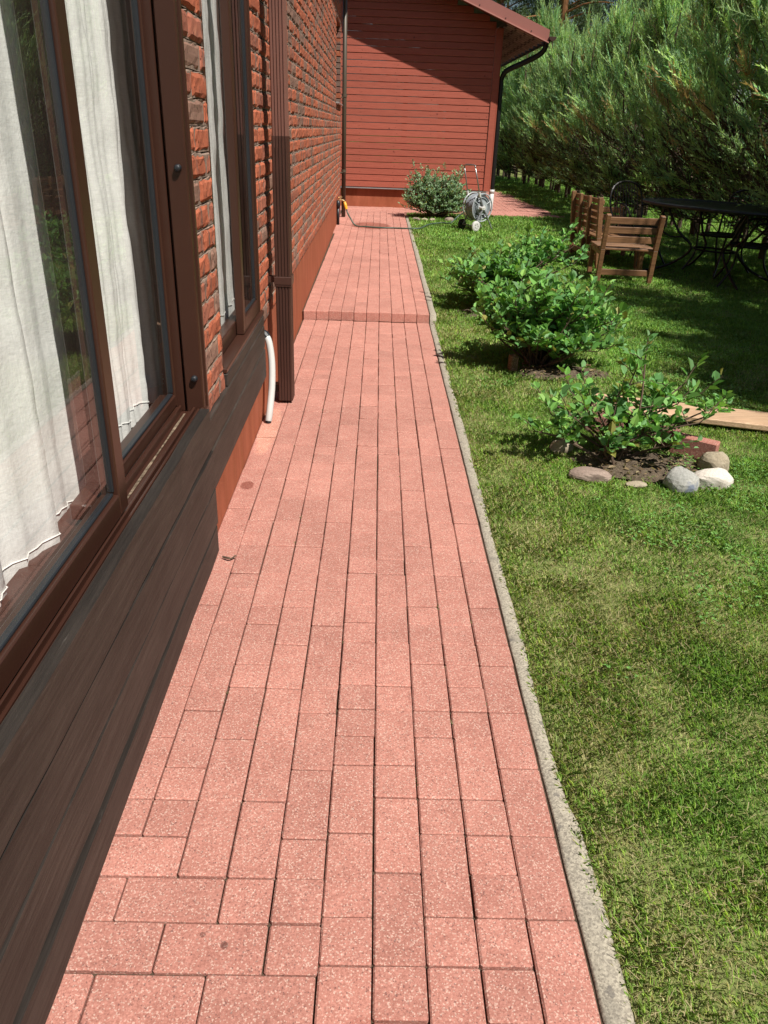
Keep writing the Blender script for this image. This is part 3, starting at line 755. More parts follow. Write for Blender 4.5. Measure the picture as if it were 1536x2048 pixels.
# ------------------------------------------------------------------ outbuilding
YF = 14.72
def outbuilding():
    b = empty('wooden_outbuilding', (-.55, YF, .14)); tag(b, 'red painted wooden outbuilding with horizontal boards and a sloping brown metal roof', 'outbuilding')
    ox, oy, oz = -.55, YF, .14
    def B(m): m.v = [(v[0]-ox, v[1]-oy, v[2]-oz) for v in m.v]; return m
    XR = 1.93; SL = .378
    top = lambda x: 2.93+(XR-x)*SL
    m = MB(); z = .475; i = 0
    while z < 4.0:
        h = .1015; v = random.uniform(.92, 1.07); col = (.335*v, .088*v, .058*v)
        x0 = -1.2; x1 = XR-.105
        zt = z+h
        if z > top(x1): x1 = XR-(z-2.93)/SL
        y = YF
        # bevelled lap board: face leans out towards its bottom edge
        prof = [(y+.02, z+.001), (y-.010, z+.001), (y-.0135, z+.006), (y-.010, zt-.010), (y+.004, zt-.001)]
        bs = len(m.v)
        nseg = 12
        for k in range(nseg+1):
            x = x0+(x1-x0)*k/nseg; w = random.gauss(0, .0006)
            m.v += [(x, p[0]+w, p[1]+w) for p in prof]
        for k in range(nseg):
            for q in range(4): a = bs+k*5+q; m.face((a, a+5, a+6, a+1), col)
        m.face([bs+nseg*5+q for q in range(5)], col)
        for xn in (-.35, .25, .85, 1.45, 1.78):
            if xn < x1 and z < 3: xx = xn+random.gauss(0, .012); zz = z+.045+random.gauss(0, .006); m.box((xx-.0035, y-.0145, zz-.0035), (xx+.0035, y-.0105, zz+.0035), (.10, .03, .02))
        z += h; i += 1
    B(m).build('wall', SIDING, b)
    m = MB(); m.box((XR-.10, YF-.03, .47), (XR, YF+.02, 2.92), (.33, .085, .055), .004); m.box((XR-.0005, YF-.03, .47), (XR+.02, YF+.10, 2.92), (.31, .08, .05), .004); B(m).build('corner_board', SIDING, b)
    m = MB(); m.box((XR-.05, YF+.101, .47), (XR+.004, YF+9, 2.95), (.3, .08, .05)); B(m).build('side_wall', SIDING, b)
    m = MB(); m.box((-1.2, YF+.03, -.1), (XR-.04, YF+9, .465)); B(m).build('plinth', PLINTH, b)
    m = MB(); m.poly([(-1.2, YF-.035, .462), (XR-.1, YF-.035, .462), (XR-.1, YF+.03, .474), (-1.2, YF+.03, .474)]); m.box((-1.2, YF-.037, .452), (XR-.02, YF-.034, .466)); B(m).build('base_flashing', GREY, b)
    # roof
    XE = 2.56; YV = YF-.50; ze = 2.93-(XE-XR)*SL
    m = MB(); rt = lambda x: 2.975+(XR-x)*SL
    L = -2.6
    m.poly([(XE+.04, YV+.03, rt(XE+.04)+.16), (XE+.04, YF+9, rt(XE+.04)+.16), (L, YF+9, rt(L)+.16), (L, YV+.03, rt(L)+.16)])
    roof = B(m).build('roof', ROOFM, b)
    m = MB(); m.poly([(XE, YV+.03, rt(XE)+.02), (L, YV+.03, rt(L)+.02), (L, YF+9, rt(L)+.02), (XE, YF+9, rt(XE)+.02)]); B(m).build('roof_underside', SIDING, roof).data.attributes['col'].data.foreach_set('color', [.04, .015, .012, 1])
    def slab(y0, y1, lo, hi, mat, name, x_e, col=(1, 1, 1)):
        m = MB(); P = []
        for y in (y0, y1):
            P += [(L, y, rt(L)+lo), (x_e, y, rt(x_e)+lo), (x_e, y, rt(x_e)+hi), (L, y, rt(L)+hi)]
        n = len(m.v); m.v += P
        for f in ((0, 1, 2, 3), (7, 6, 5, 4), (0, 4, 5, 1), (1, 5, 6, 2), (2, 6, 7, 3), (3, 7, 4, 0)): m.face([n+i for i in f], col)
        return B(m).build(name, mat, roof)
    slab(YV, YV+.012, -.015, .155, ROOFM, 'fascia_flashing', XE+.05)
    slab(YV-.018, YV-.001, -.025, -.008, ROOFM, 'drip_edge', XE+.05, (1.5, 1.7, 1.7))
    slab(YV+.02, YV+.055, -.03, .01, SIDING, 'bargeboard', XE-.02, (.30, .08, .05))
    # eave soffit boards under the overhang
    m = MB(); y = YV+.07; r = 0
    while y < YF+9:
        ln = .20
        for k in range(4):
            xa = XR+.022+k*.15+.03*(r % 2); xb = xa+.13
            m.v_ = None
            lo = -.02-.004*(k % 2)
            m.poly([(xa, y, rt(xa)+lo), (xb, y, rt(xb)+lo), (xb, y+ln-.025, rt(xb)+lo), (xa, y+ln-.025, rt(xa)+lo)], (random.uniform(.8, 1.2),)*3)
        y += ln; r += 1
    B(m).build('soffit', SOFFIT, roof)
    m = MB(); m.box((XE+.03, YV+.03, ze+.0), (XE+.042, YF+9, ze+.15)); B(m).build('eave_board', DOWNP, roof)
    m = MB(); n = 8; ys = (YV-.03, YF+9)
    for yy in ys:
        for k in range(n+1):
            a = math.pi*k/n; m.v.append((XE+.105-.058*math.cos(a), yy, ze+.09-.062*math.sin(a)))
    for k in range(n): m.face((k, k+1, n+2+k, n+1+k))
    m.face(list(range(n+1)))
    B(m).build('gutter', DOWNP, roof)
    for x in np.arange(-.2, 2.5, .42): m = MB(); m.tube([(x, YV-.002, rt(x)+.02), (x, YV-.008, rt(x)+.02)], .009, 6); B(m).build('roof_screw', BLACK, roof)
    for x in (1.45, 1.85, 2.3): m = MB(); m.tube([(x, YV+.02, rt(x)+.16), (x, YV+.02, rt(x)+.172)], .014, 6); B(m).build('roof_screw', BLACK, roof)
    m = MB(); m.tube([(2.0, YF+.9, rt(2.0)+.1), (2.0, YF+.9, rt(2.0)+.33)], .06, 12); m.tube([(2.0, YF+.9, rt(2.0)+.33), (2.03, YF+.88, rt(2.0)+.42)], .03, 10); B(m).build('vent_pipe', BLACK, roof)
    # bent downpipe
    P = [Vector(p) for p in [(XE+.06, YF-.28, ze+.06), (XE+.045, YF-.26, ze-.05), (XE-.03, YF-.2, ze-.14), (XE-.25, YF-.1, ze-.25), (XR+.14, YF-.02, ze-.36), (XR+.065, YF+.03, ze-.47), (XR+.06, YF+.04, ze-.62), (XR+.06, YF+.04, 1.5), (XR+.06, YF+.04, .45)]]
    m = MB(); m.tube(bez(P, 60), .042, 12); d = B(m).build('downspout', BLACK, b, True)
    m = MB(); m.tube([(XR+.06, YF+.04, .50), (XR+.06, YF+.04, .44)], [.05, .05], 12); m.tube([(XR+.06, YF+.04, .45), (XR+.06, YF+.03, .34), (XR+.05, YF-.02, .24), (XR+.05, YF-.05, .17)], [.045, .045, .043, .043], 12); B(m).build('drain_elbow', WHITEP, d, True)
outbuilding()

# ------------------------------------------------------------------ foliage generators
def leaf_polys(base, d, up, L, W, fold=.25):
    """arrays: base (n,3), d dir (n,3), up normal (n,3) -> (n,2,4,3) two folded halves"""
    s = np.cross(d, up); s /= np.linalg.norm(s, axis=1, keepdims=True)+1e-9
    up = np.cross(s, d); L = L[:, None]; W = W[:, None]
    tip = base+d*L-up*L*.10; p1 = base+d*L*.28; p2 = base+d*L*.68-up*L*.02
    h = up*W*fold
    l1 = p1+s*W*.5+h; l2 = p2+s*W*.40+h; r1 = p1-s*W*.5+h; r2 = p2-s*W*.40+h
    return np.stack([np.stack([base, l1, l2, tip], 1), np.stack([base, tip, r2, r1], 1)], 1)
def unit(a): return a/(np.linalg.norm(a, axis=-1, keepdims=True)+1e-9)

def shrub(name, loc, label, stems, leafL, greens, group, seed, per_tw=7, tw_len=.16, twigs=6):
    rs = np.random.default_rng(seed); root = empty(name, loc)
    tag(root, label, 'shrub', group)
    st = MB(); B = []; D = []; LL = []
    for (tx, ty, tz) in stems:
        tgt = Vector((tx, ty, tz)); b0 = Vector((rs.normal(0, .045), rs.normal(0, .045), 0))
        mid = b0.lerp(tgt, .5)+Vector((rs.normal(0, .04), rs.normal(0, .04), .03))
        P = bez([b0, mid, tgt], 8); st.tube(P, list(np.linspace(.008, .003, 9)), 5)
        for t in range(twigs):
            f = rs.uniform(.45, 1.0) if t else 1.
            k = min(int(f*8), 8); p = P[k]
            a = rs.uniform(0, 6.28); dirv = Vector((math.cos(a)*.8, math.sin(a)*.8, rs.uniform(.1, 1.0))).normalized()
            if t == 0: dirv = ((tgt-mid).normalized()+Vector((0, 0, .6))).normalized()
            q = p+dirv*tw_len*rs.uniform(.5, 1.1); st.tube([p, (p+q)/2+Vector((0, 0, .01)), q], [.003, .0022, .0015], 4)
            for j in range(per_tw):
                g = (j+.6)/per_tw; c = p.lerp(q, g); a2 = rs.uniform(0, 6.28)
                side = Vector((math.cos(a2), math.sin(a2), rs.uniform(-.1, .8)))
                dd = (side+dirv*(.3+.9*g)).normalized()
                B.append(c+dd*.012); D.append(dd); LL.append(leafL*rs.uniform(.38, 1.22)*(1.0 if g < .8 else .8))
    B = np.array(B); D = unit(np.array(D)+rs.normal(0, .12, (len(B), 3))); LL = np.array(LL)
    U = unit(np.array([0.15, -.25, 1.])+rs.normal(0, .38, (len(B), 3))); U = unit(U-D*np.sum(U*D, 1, keepdims=True)+1e-6)
    Q = leaf_polys(B, D, U, LL, LL*rs.uniform(.55, .72, len(LL)))
    g = np.array(greens)[rs.integers(0, len(greens), len(B))]*rs.uniform(.7, 1.25, (len(B), 1)); yl = rs.random(len(B)) < .03; g[yl] = np.array((.34, .33, .09))*rs.uniform(.6, 1.1, (yl.sum(), 1))
    cols = np.repeat(g[:, None, :], 8, 1).reshape(-1, 3)
    np_mesh('foliage', Q.reshape(-1, 3), 4, cols, LEAF, root)
    st.build('stems', TWIG, root)
    return root
rr = random.Random(5)
GL = [(.15, .34, .085), (.18, .39, .09), (.12, .28, .09), (.24, .43, .10), (.17, .33, .13)]
def dome(n, cx, cy, rx, ry, hz, seed, lo=.35):
    r = random.Random(seed); out = []
    for i in range(n):
        a = r.uniform(0, 6.28); q = math.sqrt(r.uniform(.02, 1))
        out.append((cx+rx*q*math.cos(a), cy+ry*q*math.sin(a), hz*(lo+(1-lo)*math.sqrt(max(0, 1-q*q)))*r.uniform(.75, 1.1)))
    return out
st3 = [(-.33, .08, .24), (-.42, -.02, .18), (-.28, -.06, .30), (-.18, .02, .28), (-.36, .15, .30), (-.24, .12, .36), (.05, .10, .50), (.09, .12, .58), (-.02, .06, .38), (.10, -.02, .24), (.02, -.1, .2), (.26, .05, .33), (.36, .06, .38), (.42, .0, .34), (.33, -.08, .28), (.20, -.12, .16), (-.1, -.13, .14), (.46, .08, .27), (.15, .05, .34), (-.05, 0, .26), (.30, .12, .42), (-.15, .16, .34), (.22, .0, .22), (.12, .1, .3)]
st3 = [(x, y-.02, z*.88) for x, y, z in st3]
shrub('shrub', (1.19, 3.50, zgf(1.19, 3.5)-.01), 'sparse open green shrub with bare stems inside a ring of stones', st3, .056, GL, 'leafy shrubs in a row on the lawn', 21, 6, .13, 6)
shrub('shrub', (1.12, 5.15, zgf(1.12, 5.1)-.01), 'dense broad leafy green shrub in the middle of the row on the lawn', dome(46, 0, 0, .48, .40, .50, 3, .42)+dome(20, 0, 0, .50, .38, .26, 13, .5), .066, GL, 'leafy shrubs in a row on the lawn', 22, 8, .15, 7)
shrub('shrub', (1.12, 6.95, zgf(1.0, 6.8)-.01), 'leafy green shrub farthest from the viewer in the row, beside the wooden chairs',
      dome(36, -.16, -.05, .36, .36, .44, 4, .45)+dome(13, -.14, -.05, .36, .34, .22, 14, .5)+dome(16, .33, .15, .30, .25, .62, 5, .6), .066, GL, 'leafy shrubs in a row on the lawn', 23, 8, .15, 7)
GG = [(.22, .35, .20), (.27, .41, .24), (.18, .30, .17), (.31, .42, .26)]
shrub('bush', (.92, 13.3, zgf(.92, 13.3)), 'grey green bushy perennial growing against the red board wall', dome(110, 0, 0, .50, .32, .56, 8, .4)+[(rr.uniform(-.4, .4), rr.uniform(-.2, .2), rr.uniform(.5, .72)) for _ in range(22)]+dome(90, 0, 0, .54, .34, .32, 18, .15), .040, GG, None, 24, 10, .12, 6)['category'] = 'bush'

# ------------------------------------------------------------------ hedge
def hedge_variant(seed, H=3.45):
    rs = np.random.default_rng(seed); nb = 68; per = 36; n = nb*per
    bz = H*np.sort(np.concatenate([rs.uniform(.10, .86, nb-12), rs.uniform(.05, .2, 12)])); bt = bz/H
    bph = np.where(rs.random(nb) < .3, math.pi+rs.normal(0, .8, nb), rs.random(nb)*6.28)
    blen = np.interp(bt, [.1, .25, .45, .7, .88], [.75, 1.25, 1.15, .85, .75])*rs.uniform(.7, 1.2, nb)
    bo = np.stack([np.cos(bph), np.sin(bph)*.8, np.zeros(nb)], 1)
    bd = unit(bo*np.interp(bt, [.1, .3, .6, .88], [1.0, .95, .62, .22])[:, None]+np.array([-.04, 0, 1.])*np.interp(bt, [.1, .3, .6, .88], [.22, .62, 1., 1.])[:, None]+rs.normal(0, .12, (nb, 3)))
    bcol = rs.uniform(.72, 1.25, nb); bgold = rs.random(nb) < .07
    bi = np.repeat(np.arange(nb), per); f = rs.uniform(.22, 1.0, n)**.75
    base = np.stack([0*f, 0*f, bz[bi]], 1)+bd[bi]*(blen[bi]*f)[:, None]+rs.normal(0, .055, (n, 3))*(1.25-f)[:, None]
    base[:, 2] += .12*f*f*blen[bi]; h = base[:, 2]; t = h/H; ph = bph[bi]; out = bo[bi]
    D = unit(bd[bi]*.9+np.array([0, 0, .55])+rs.normal(0, .34, (n, 3)))
    L = rs.uniform(.10, .30, n)*(1+.7*(rs.random(n) < .10))
    gold = rs.random(n) < np.where(bgold[bi] & (f > .55), .6, .012); dead = ((t < .36) & (rs.random(n) < .45)) | ((f < .45) & (rs.random(n) < .4))
    gcol = 1.5*np.array([(.165, .255, .11), (.21, .31, .13), (.28, .385, .16), (.17, .30, .16)])[rs.integers(0, 4, n)]*rs.uniform(.75, 1.25, (n, 1))*bcol[bi][:, None]
    gcol[gold] = np.array((.46, .34, .17))*rs.uniform(.7, 1.2, (gold.sum(), 1)); gcol[dead] = np.array((.075, .055, .035))*rs.uniform(.6, 1.3, (dead.sum(), 1))
    side0 = unit(np.cross(D, rs.normal(0, 1, (n, 3)))); side1 = np.cross(D, side0)
    T = []; C = []
    nodes = 7
    for k in range(nodes):
        g_ = (k+.4)/nodes; p = base+D*(L*g_)[:, None]
        for sgn in (-1, 1):
            a = rs.uniform(0, 6.28, n); sd = side0*np.cos(a)[:, None]+side1*np.sin(a)[:, None]
            dd = unit(D*.8+sd*.75*(1.1-g_*.6)+np.array([0, 0, .12])); ln = L*rs.uniform(.18, .34, n)*(1.15-.5*g_)
            wv = unit(np.cross(dd, rs.normal(0, 1, (n, 3))))*rs.uniform(.004, .009, n)[:, None]
            T.append(np.stack([p-wv, p+wv, p+dd*ln[:, None]], 1)); C.append(gcol*(.8+.45*g_))
    p = base; wv = side0*.006; T.append(np.stack([p-wv, p+wv, p+D*(L*1.12)[:, None]], 1)); C.append(gcol*1.15)
    T = np.concatenate(T); C = np.repeat(np.concatenate(C), 3, 0)
    tr = MB(); nst = 2+seed % 2
    for s in range(nst+1):
        x = rs.normal(0, .10); y = rs.normal(0, .20); lx = rs.normal(0, .12); ly = rs.normal(0, .12)
        P = bez([Vector((x, y, -.05)), Vector((x+lx*.3, y+ly*.3, 1.0)), Vector((x+lx, y+ly, 2.2)), Vector((x+lx, y+ly, 3.4))], 10)
        tr.tube(P, list(np.linspace(.042, .012, 11)*rs.uniform(.6, 1.0)), 6)
    for k in range(nb):
        p0 = Vector((0, 0, bz[k])); p2 = p0+Vector(bd[k])*float(blen[k])*.85; tr.tube([p0, (p0+p2)/2, p2], [.014, .009, .004], 4)
    for b in range(44):
        z = rs.uniform(.2, 1.3); a = rs.uniform(0, 6.28); l = rs.uniform(.3, .8)
        p0 = Vector((0, 0, z)); p1 = p0+Vector((math.cos(a)*l*.5, math.sin(a)*l*.5, l*.12+rs.normal(0, .05))); p2 = p0+Vector((math.cos(a+.2)*l, math.sin(a+.2)*l, l*.35+rs.normal(0, .1)))
        tr.tube([p0, p1, p2], [.012, .008, .003], 4)
    return T.reshape(-1, 3), C, tr
HV = []
for s in range(5):
    T, C, tr = hedge_variant(40+s); root = empty('juniper_tree')
    c = np_mesh('crown', T, 3, C, NEEDLE, root); t = tr.build('trunk', BARK, root); HV.append((root, c, t))
HLAB = 'tall feathery juniper with dark bare trunk in the hedge right of the lawn'
def place_tree(proto, first, loc, rz, sc, label, cat, group):
    root, parts = proto[0], proto[1:]
    r = root if first else root.copy()
    if not first:
        COL.objects.link(r)
        for ch in parts:
            d = ch.copy(); COL.objects.link(d); d.parent = r
    r.location = loc; r.rotation_euler = (0, 0, rz); r.scale = sc
    tag(r, label, cat, group); return r
used = set(); rh = random.Random(3)
def hx(y): return 4.85-.038*(y-8)
spots = []
y = -2.
while y < 33: spots.append((hx(y)+rh.uniform(-.14, .14)-(.35 if y < 6.0 else 0), y+rh.uniform(-.12, .12))); y += .86
for i, (x, y) in enumerate(spots):
    k = rh.randrange(5); s = rh.uniform(.86, 1.14)*(1.30 if y < 6.0 else (1.05 if y < 12 else .95))
    place_tree(HV[k], k not in used, (x, y, zgf(x, y)), rh.uniform(-.5, .5), (s, s, s*rh.uniform(.94, 1.06)), HLAB, 'hedge tree', 'juniper hedge along the lawn'); used.add(k)

# ------------------------------------------------------------------ pines
def pine_variant(seed):
    rs = np.random.default_rng(seed); H = 15.
    tr = MB(); bend = rs.normal(0, .25)
    P = bez([Vector((0, 0, -.2)), Vector((bend*.4, 0, 5)), Vector((bend, .1, 10)), Vector((bend, .1, H))], 14); tr.tube(P, list(np.linspace(.17, .03, 15)), 8)
    T = []; C = []
    for b in range(58):
        z = rs.uniform(3.4, H); a = rs.uniform(0, 6.28); l = rs.uniform(1.2, 2.6)*(1.1-.6*max(0, (z-7))/8)
        k = z/H*14; p0 = P[min(int(k), 14)].copy(); p0.z = z
        p2 = p0+Vector((math.cos(a)*l, math.sin(a)*l, rs.uniform(-.2, .7))); p1 = (p0+p2)/2+Vector((0, 0, .18))
        tr.tube(bez([p0, p1, p2], 5), list(np.linspace(.05, .012, 6)), 5)
        nc = 9
        for c in range(nc):
            f = rs.uniform(.35, 1.05); cc = np.array(p0.lerp(p2, f))+rs.normal(0, .22, 3)
            n = 46; d = unit(rs.normal(0, 1, (n, 3))+np.array([0, 0, .5])); ln = rs.uniform(.14, .30, n)[:, None]
            wv = unit(np.cross(d, rs.normal(0, 1, (n, 3))))*.014; st = cc+rs.normal(0, .12, (n, 3))
            T.append(np.stack([st-wv, st+wv, st+d*ln], 1))
            C.append(np.repeat(np.array([(.075, .115, .055), (.10, .15, .06), (.06, .09, .05)])[rs.integers(0, 3)][None]*rs.uniform(.7, 1.3), n, 0))
    T = np.concatenate(T); C = np.repeat(np.concatenate(C), 3, 0)
    root = empty('pine_tree'); c = np_mesh('crown', T.reshape(-1, 3), 3, C, NEEDLE, root); t = tr.build('trunk', PINEBARK, root)
    return (root, c, t)
PV = [pine_variant(70+i) for i in range(3)]; used = set()
ps = [(7.5, 38), (10.8, 37), (5.2, 41), (13.6, 41), (8.8, 45), (12.2, 47), (16.5, 44), (6.2, 50), (10.3, 53), (15, 54), (3.2, 47), (19.5, 49), (1.2, 44), (18, 38), (22, 45), (8, 60), (13, 62), (4.5, 58), (17.5, 60)]
for i, (x, y) in enumerate(ps):
    k = i % 3; s = rh.uniform(.85, 1.15)
    place_tree(PV[k], k not in used, (x, y, zgf(x, y)), rh.uniform(0, 6.28), (s, s, s), 'tall pine with a reddish trunk standing behind the hedge', 'pine tree', 'pines behind the hedge'); used.add(k)

# ------------------------------------------------------------------ grass (uncountable)
def grass():
    V = []; C = []
    shr = [(1.28, 3.42, .30, .19), (1.22, 4.93, .28, .14), (1.1, 6.85, .2, .15)]
    def zone(x0, x1, y0, y1, dens, h0, h1, w0, w1, lush=0.):
        n = int((x1-x0)*(y1-y0)*dens); x = RNG.uniform(x0, x1, n); y = RNG.uniform(y0, y1, n)
        tuft = vnoise(x, y, 9, 2); keep = RNG.random(n) < (.45+.9*tuft)
        edge = .476+.018*(vnoise(y, y*0, 5, 1)-.5)+.022*np.maximum(0, vnoise(y, y*0, .9)-.5); keep &= x > edge
        for (sx, sy, rx, ry) in shr:
            keep &= (((x-sx)/rx)**2+((y-sy)/ry)**2 > 1) | (RNG.random(n) < .2)
        keep &= ~((y > 13.95) & (x < 3.1-.06*(y-14)) & (x > -1))
        x, y = x[keep], y[keep]; n = len(x)
        dry = np.clip(.62*vnoise(x, y, 1.6, 5)+.5*vnoise(x, y, 5, 6)-.10*(y-1.2)/2.5-.10*(x-.8)-lush*.25-.08, 0, 1)
        dry = np.clip(dry+.06+.30*np.exp(-((x-.5)/.25)**2), 0, 1)
        isdry = RNG.random(n) < np.clip(dry*.92-.11, .04, .62)
        hgt = RNG.uniform(h0, h1, n)*(.7+.6*tuft[keep])*np.where(isdry, .8, 1); wid = RNG.uniform(w0, w1, n)
        a = RNG.uniform(0, 6.28, n); lean = np.abs(RNG.normal(.35, .45, n))+np.where(isdry, .3, 0)
        z = zg(x, y)-.010
        d = np.stack([np.cos(a)*lean, np.sin(a)*lean, np.ones(n)], 1); d = unit(d)
        s = np.stack([-np.sin(a), np.cos(a), np.zeros(n)], 1)*wid[:, None]/2
        b = np.stack([x, y, z], 1); mid = b+d*(hgt*.55)[:, None]; d2 = unit(d+np.stack([np.cos(a)*.5, np.sin(a)*.5, -.35*np.ones(n)], 1)); tip = mid+d2*(hgt*.5)[:, None]
        V.append(np.stack([b-s, b+s, mid+s*.8, tip, mid-s*.8], 1).reshape(-1, 3))
        pal = np.array([(.21, .375, .07), (.26, .43, .085), (.17, .335, .07), (.31, .445, .10), (.23, .37, .105)])
        g = pal[RNG.integers(0, 5, n)]*RNG.uniform(.8, 1.25, (n, 1))*(.9+.25*vnoise(x, y, .9, 9))[:, None]
        g = g*(1+np.array([.25, .02, .0])*(dry[:, None]-.3))*(.68+.42*vnoise(x, y, 3.1, 21)+.28*vnoise(x, y, 11, 22))[:, None]
        dc = np.array([(.44, .41, .19), (.37, .34, .15), (.50, .45, .24)])[RNG.integers(0, 3, n)]*RNG.uniform(.7, 1.15, (n, 1))
        g = np.where(isdry[:, None], dc, g); C.append(np.repeat(g, 5, 0))
    zone(.47, 2.3, .2, 2.3, 56000, .010, .030, .0009, .0019)
    zone(.47, 3.2, 2.3, 4.4, 24000, .012, .032, .0015, .0028)
    zone(.47, 4.2, 4.4, 7.5, 9000, .018, .038, .0028, .0048, .5)
    zone(.47, 6.0, 7.5, 11, 4600, .022, .042, .004, .0065, .8)
    zone(.47, 7.0, 11, 16, 2200, .03, .055, .006, .010, .8)
    zone(2.3, 8.0, 16, 27, 900, .035, .07, .010, .016, .7)
    zone(6.0, 12, 7, 30, 450, .06, .22, .012, .022, .7)
    # longer unmown tufts along the kerb and around the stones
    def tuft(x, y, n, h):
        xx = np.full(n, x)+RNG.normal(0, .018, n); yy = np.full(n, y)+RNG.normal(0, .022, n); a = RNG.uniform(0, 6.28, n); lean = RNG.uniform(.3, 1.3, n); hh = h*RNG.uniform(.5, 1.1, n)
        b = np.stack([xx, yy, zg(xx, yy)-.01], 1); d = unit(np.stack([np.cos(a)*lean, np.sin(a)*lean, np.ones(n)], 1)); s = np.stack([-np.sin(a), np.cos(a), a*0], 1)*.0008
        mid = b+d*(hh*.55)[:, None]; d2 = unit(d+np.stack([np.cos(a)*.8, np.sin(a)*.8, a*0-.25], 1)); tip = mid+d2*(hh*.6)[:, None]
        V.append(np.stack([b-s, b+s, mid+s*.9, tip, mid-s*.9], 1).reshape(-1, 3)); g = np.array((.25, .38, .09))*RNG.uniform(.7, 1.2, (n, 1)); C.append(np.repeat(g, 5, 0))
    def tuft_p(x, y, n, h):
        xx = np.full(n, x)+RNG.normal(0, .002, n); yy = np.full(n, y)+RNG.normal(0, .008, n); a = RNG.uniform(0, 6.28, n); L = h*RNG.uniform(.6, 1.2, n)
        b = np.stack([xx, yy, a*0-.003], 1); d = unit(np.stack([np.cos(a), np.sin(a), a*0+.7], 1)); s = np.stack([-np.sin(a), np.cos(a), a*0], 1)*.0012
        V.append(np.stack([b-s, b+s, b+d*(L*.5)[:, None]+s, b+d*L[:, None], b+d*(L*.5)[:, None]-s], 1).reshape(-1, 3)); g = np.array((.15, .15, .06))*RNG.uniform(.6, 1.2, (n, 1)); C.append(np.repeat(g, 5, 0))
    for i in range(60):
        yy = .7+6*RNG.random()**1.1; tuft(.515+abs(RNG.normal(0, .03)), yy, 12, RNG.uniform(.02, .038))
    for i in range(46):     # weeds and moss rooted in the paving joints
        k = RNG.integers(0, 9); tuft_p(PX-PW*k+RNG.normal(0, .001), .0+1.25+4.9*RNG.random(), int(RNG.integers(4, 10)), RNG.uniform(.004, .009))
    for (x, y) in ((.53, .93), (.55, .98), (.54, 1.3), (.57, 1.06), (.53, 1.72), (.9, 1.1), (1.1, 1.5), (1.05, 3.12), (1.2, 3.14), (1.45, 3.08), (.95, 3.2), (1.55, 3.15), (.98, 3.8), (1.3, 1.0), (1.15, .95)): tuft(x, y, 20, .036)
    o = np_mesh('grass', np.concatenate(V), 5, np.concatenate(C), GRASSM)
    o['kind'] = 'stuff'; o['label'] = 'mown lawn grass, green with dry yellow patches near the path'
    # clover and broad-leaved weeds
    n = 30000; x = RNG.uniform(.6, 4.0, n); y = RNG.uniform(.4, 7.5, n); k = (vnoise(x, y, 2.1, 12)*.7+.35*vnoise(x, y, 7, 13)+.05*(x-.8)) > .70-.12*np.clip((x-1.2)/.8, -1, 1); x, y = x[k], y[k]; n = len(x)
    bs = np.stack([x, y, zg(x, y)+RNG.uniform(.006, .026, n)], 1); B = []; D = []
    a0 = RNG.uniform(0, 6.28, n)
    for j in range(3):
        a = a0+j*2.09; D.append(np.stack([np.cos(a), np.sin(a), RNG.normal(.1, .25, n)], 1)); B.append(bs)
    B = np.concatenate(B); D = unit(np.concatenate(D)); U = unit(np.array([0, 0, 1.])+RNG.normal(0, .25, (len(B), 3))); L = RNG.uniform(.005, .010, len(B))
    Q = leaf_polys(B, D, U, L, L*.9, .12); g = np.array([(.15, .33, .075), (.19, .37, .085), (.13, .29, .08)])[RNG.integers(0, 3, len(B))]*RNG.uniform(.8, 1.2, (len(B), 1))
    o = np_mesh('clover', Q.reshape(-1, 3), 4, np.repeat(g, 8, 0), LEAF); o['kind'] = 'stuff'; o['label'] = 'clover patches growing through the lawn'
    # dead straw lying in the turf
    n = 14000; x = RNG.uniform(.5, 2.6, n); y = RNG.uniform(.3, 5, n); k = RNG.random(n) < np.clip(vnoise(x, y, 2.4, 15)*1.3-.35, 0.02, 1); x, y = x[k], y[k]; n = len(x)
    a = RNG.uniform(0, 6.28, n); L = RNG.uniform(.010, .034, n); d = np.stack([np.cos(a), np.sin(a), RNG.normal(0, .15, n)], 1)*L[:, None]; s = np.stack([-np.sin(a), np.cos(a), a*0], 1)*.0008
    b = np.stack([x, y, zg(x, y)+RNG.uniform(.012, .032, n)], 1); Q = np.stack([b-s, b+s, b+d+s*.5, b+d-s*.5], 1)
    g = np.array((.40, .33, .19))*RNG.uniform(.6, 1.15, (n, 1)); o = np_mesh('straw', Q.reshape(-1, 3), 4, np.repeat(g, 4, 0), GRASSM); o['kind'] = 'stuff'; o['label'] = 'dead straw lying in the turf'
grass()

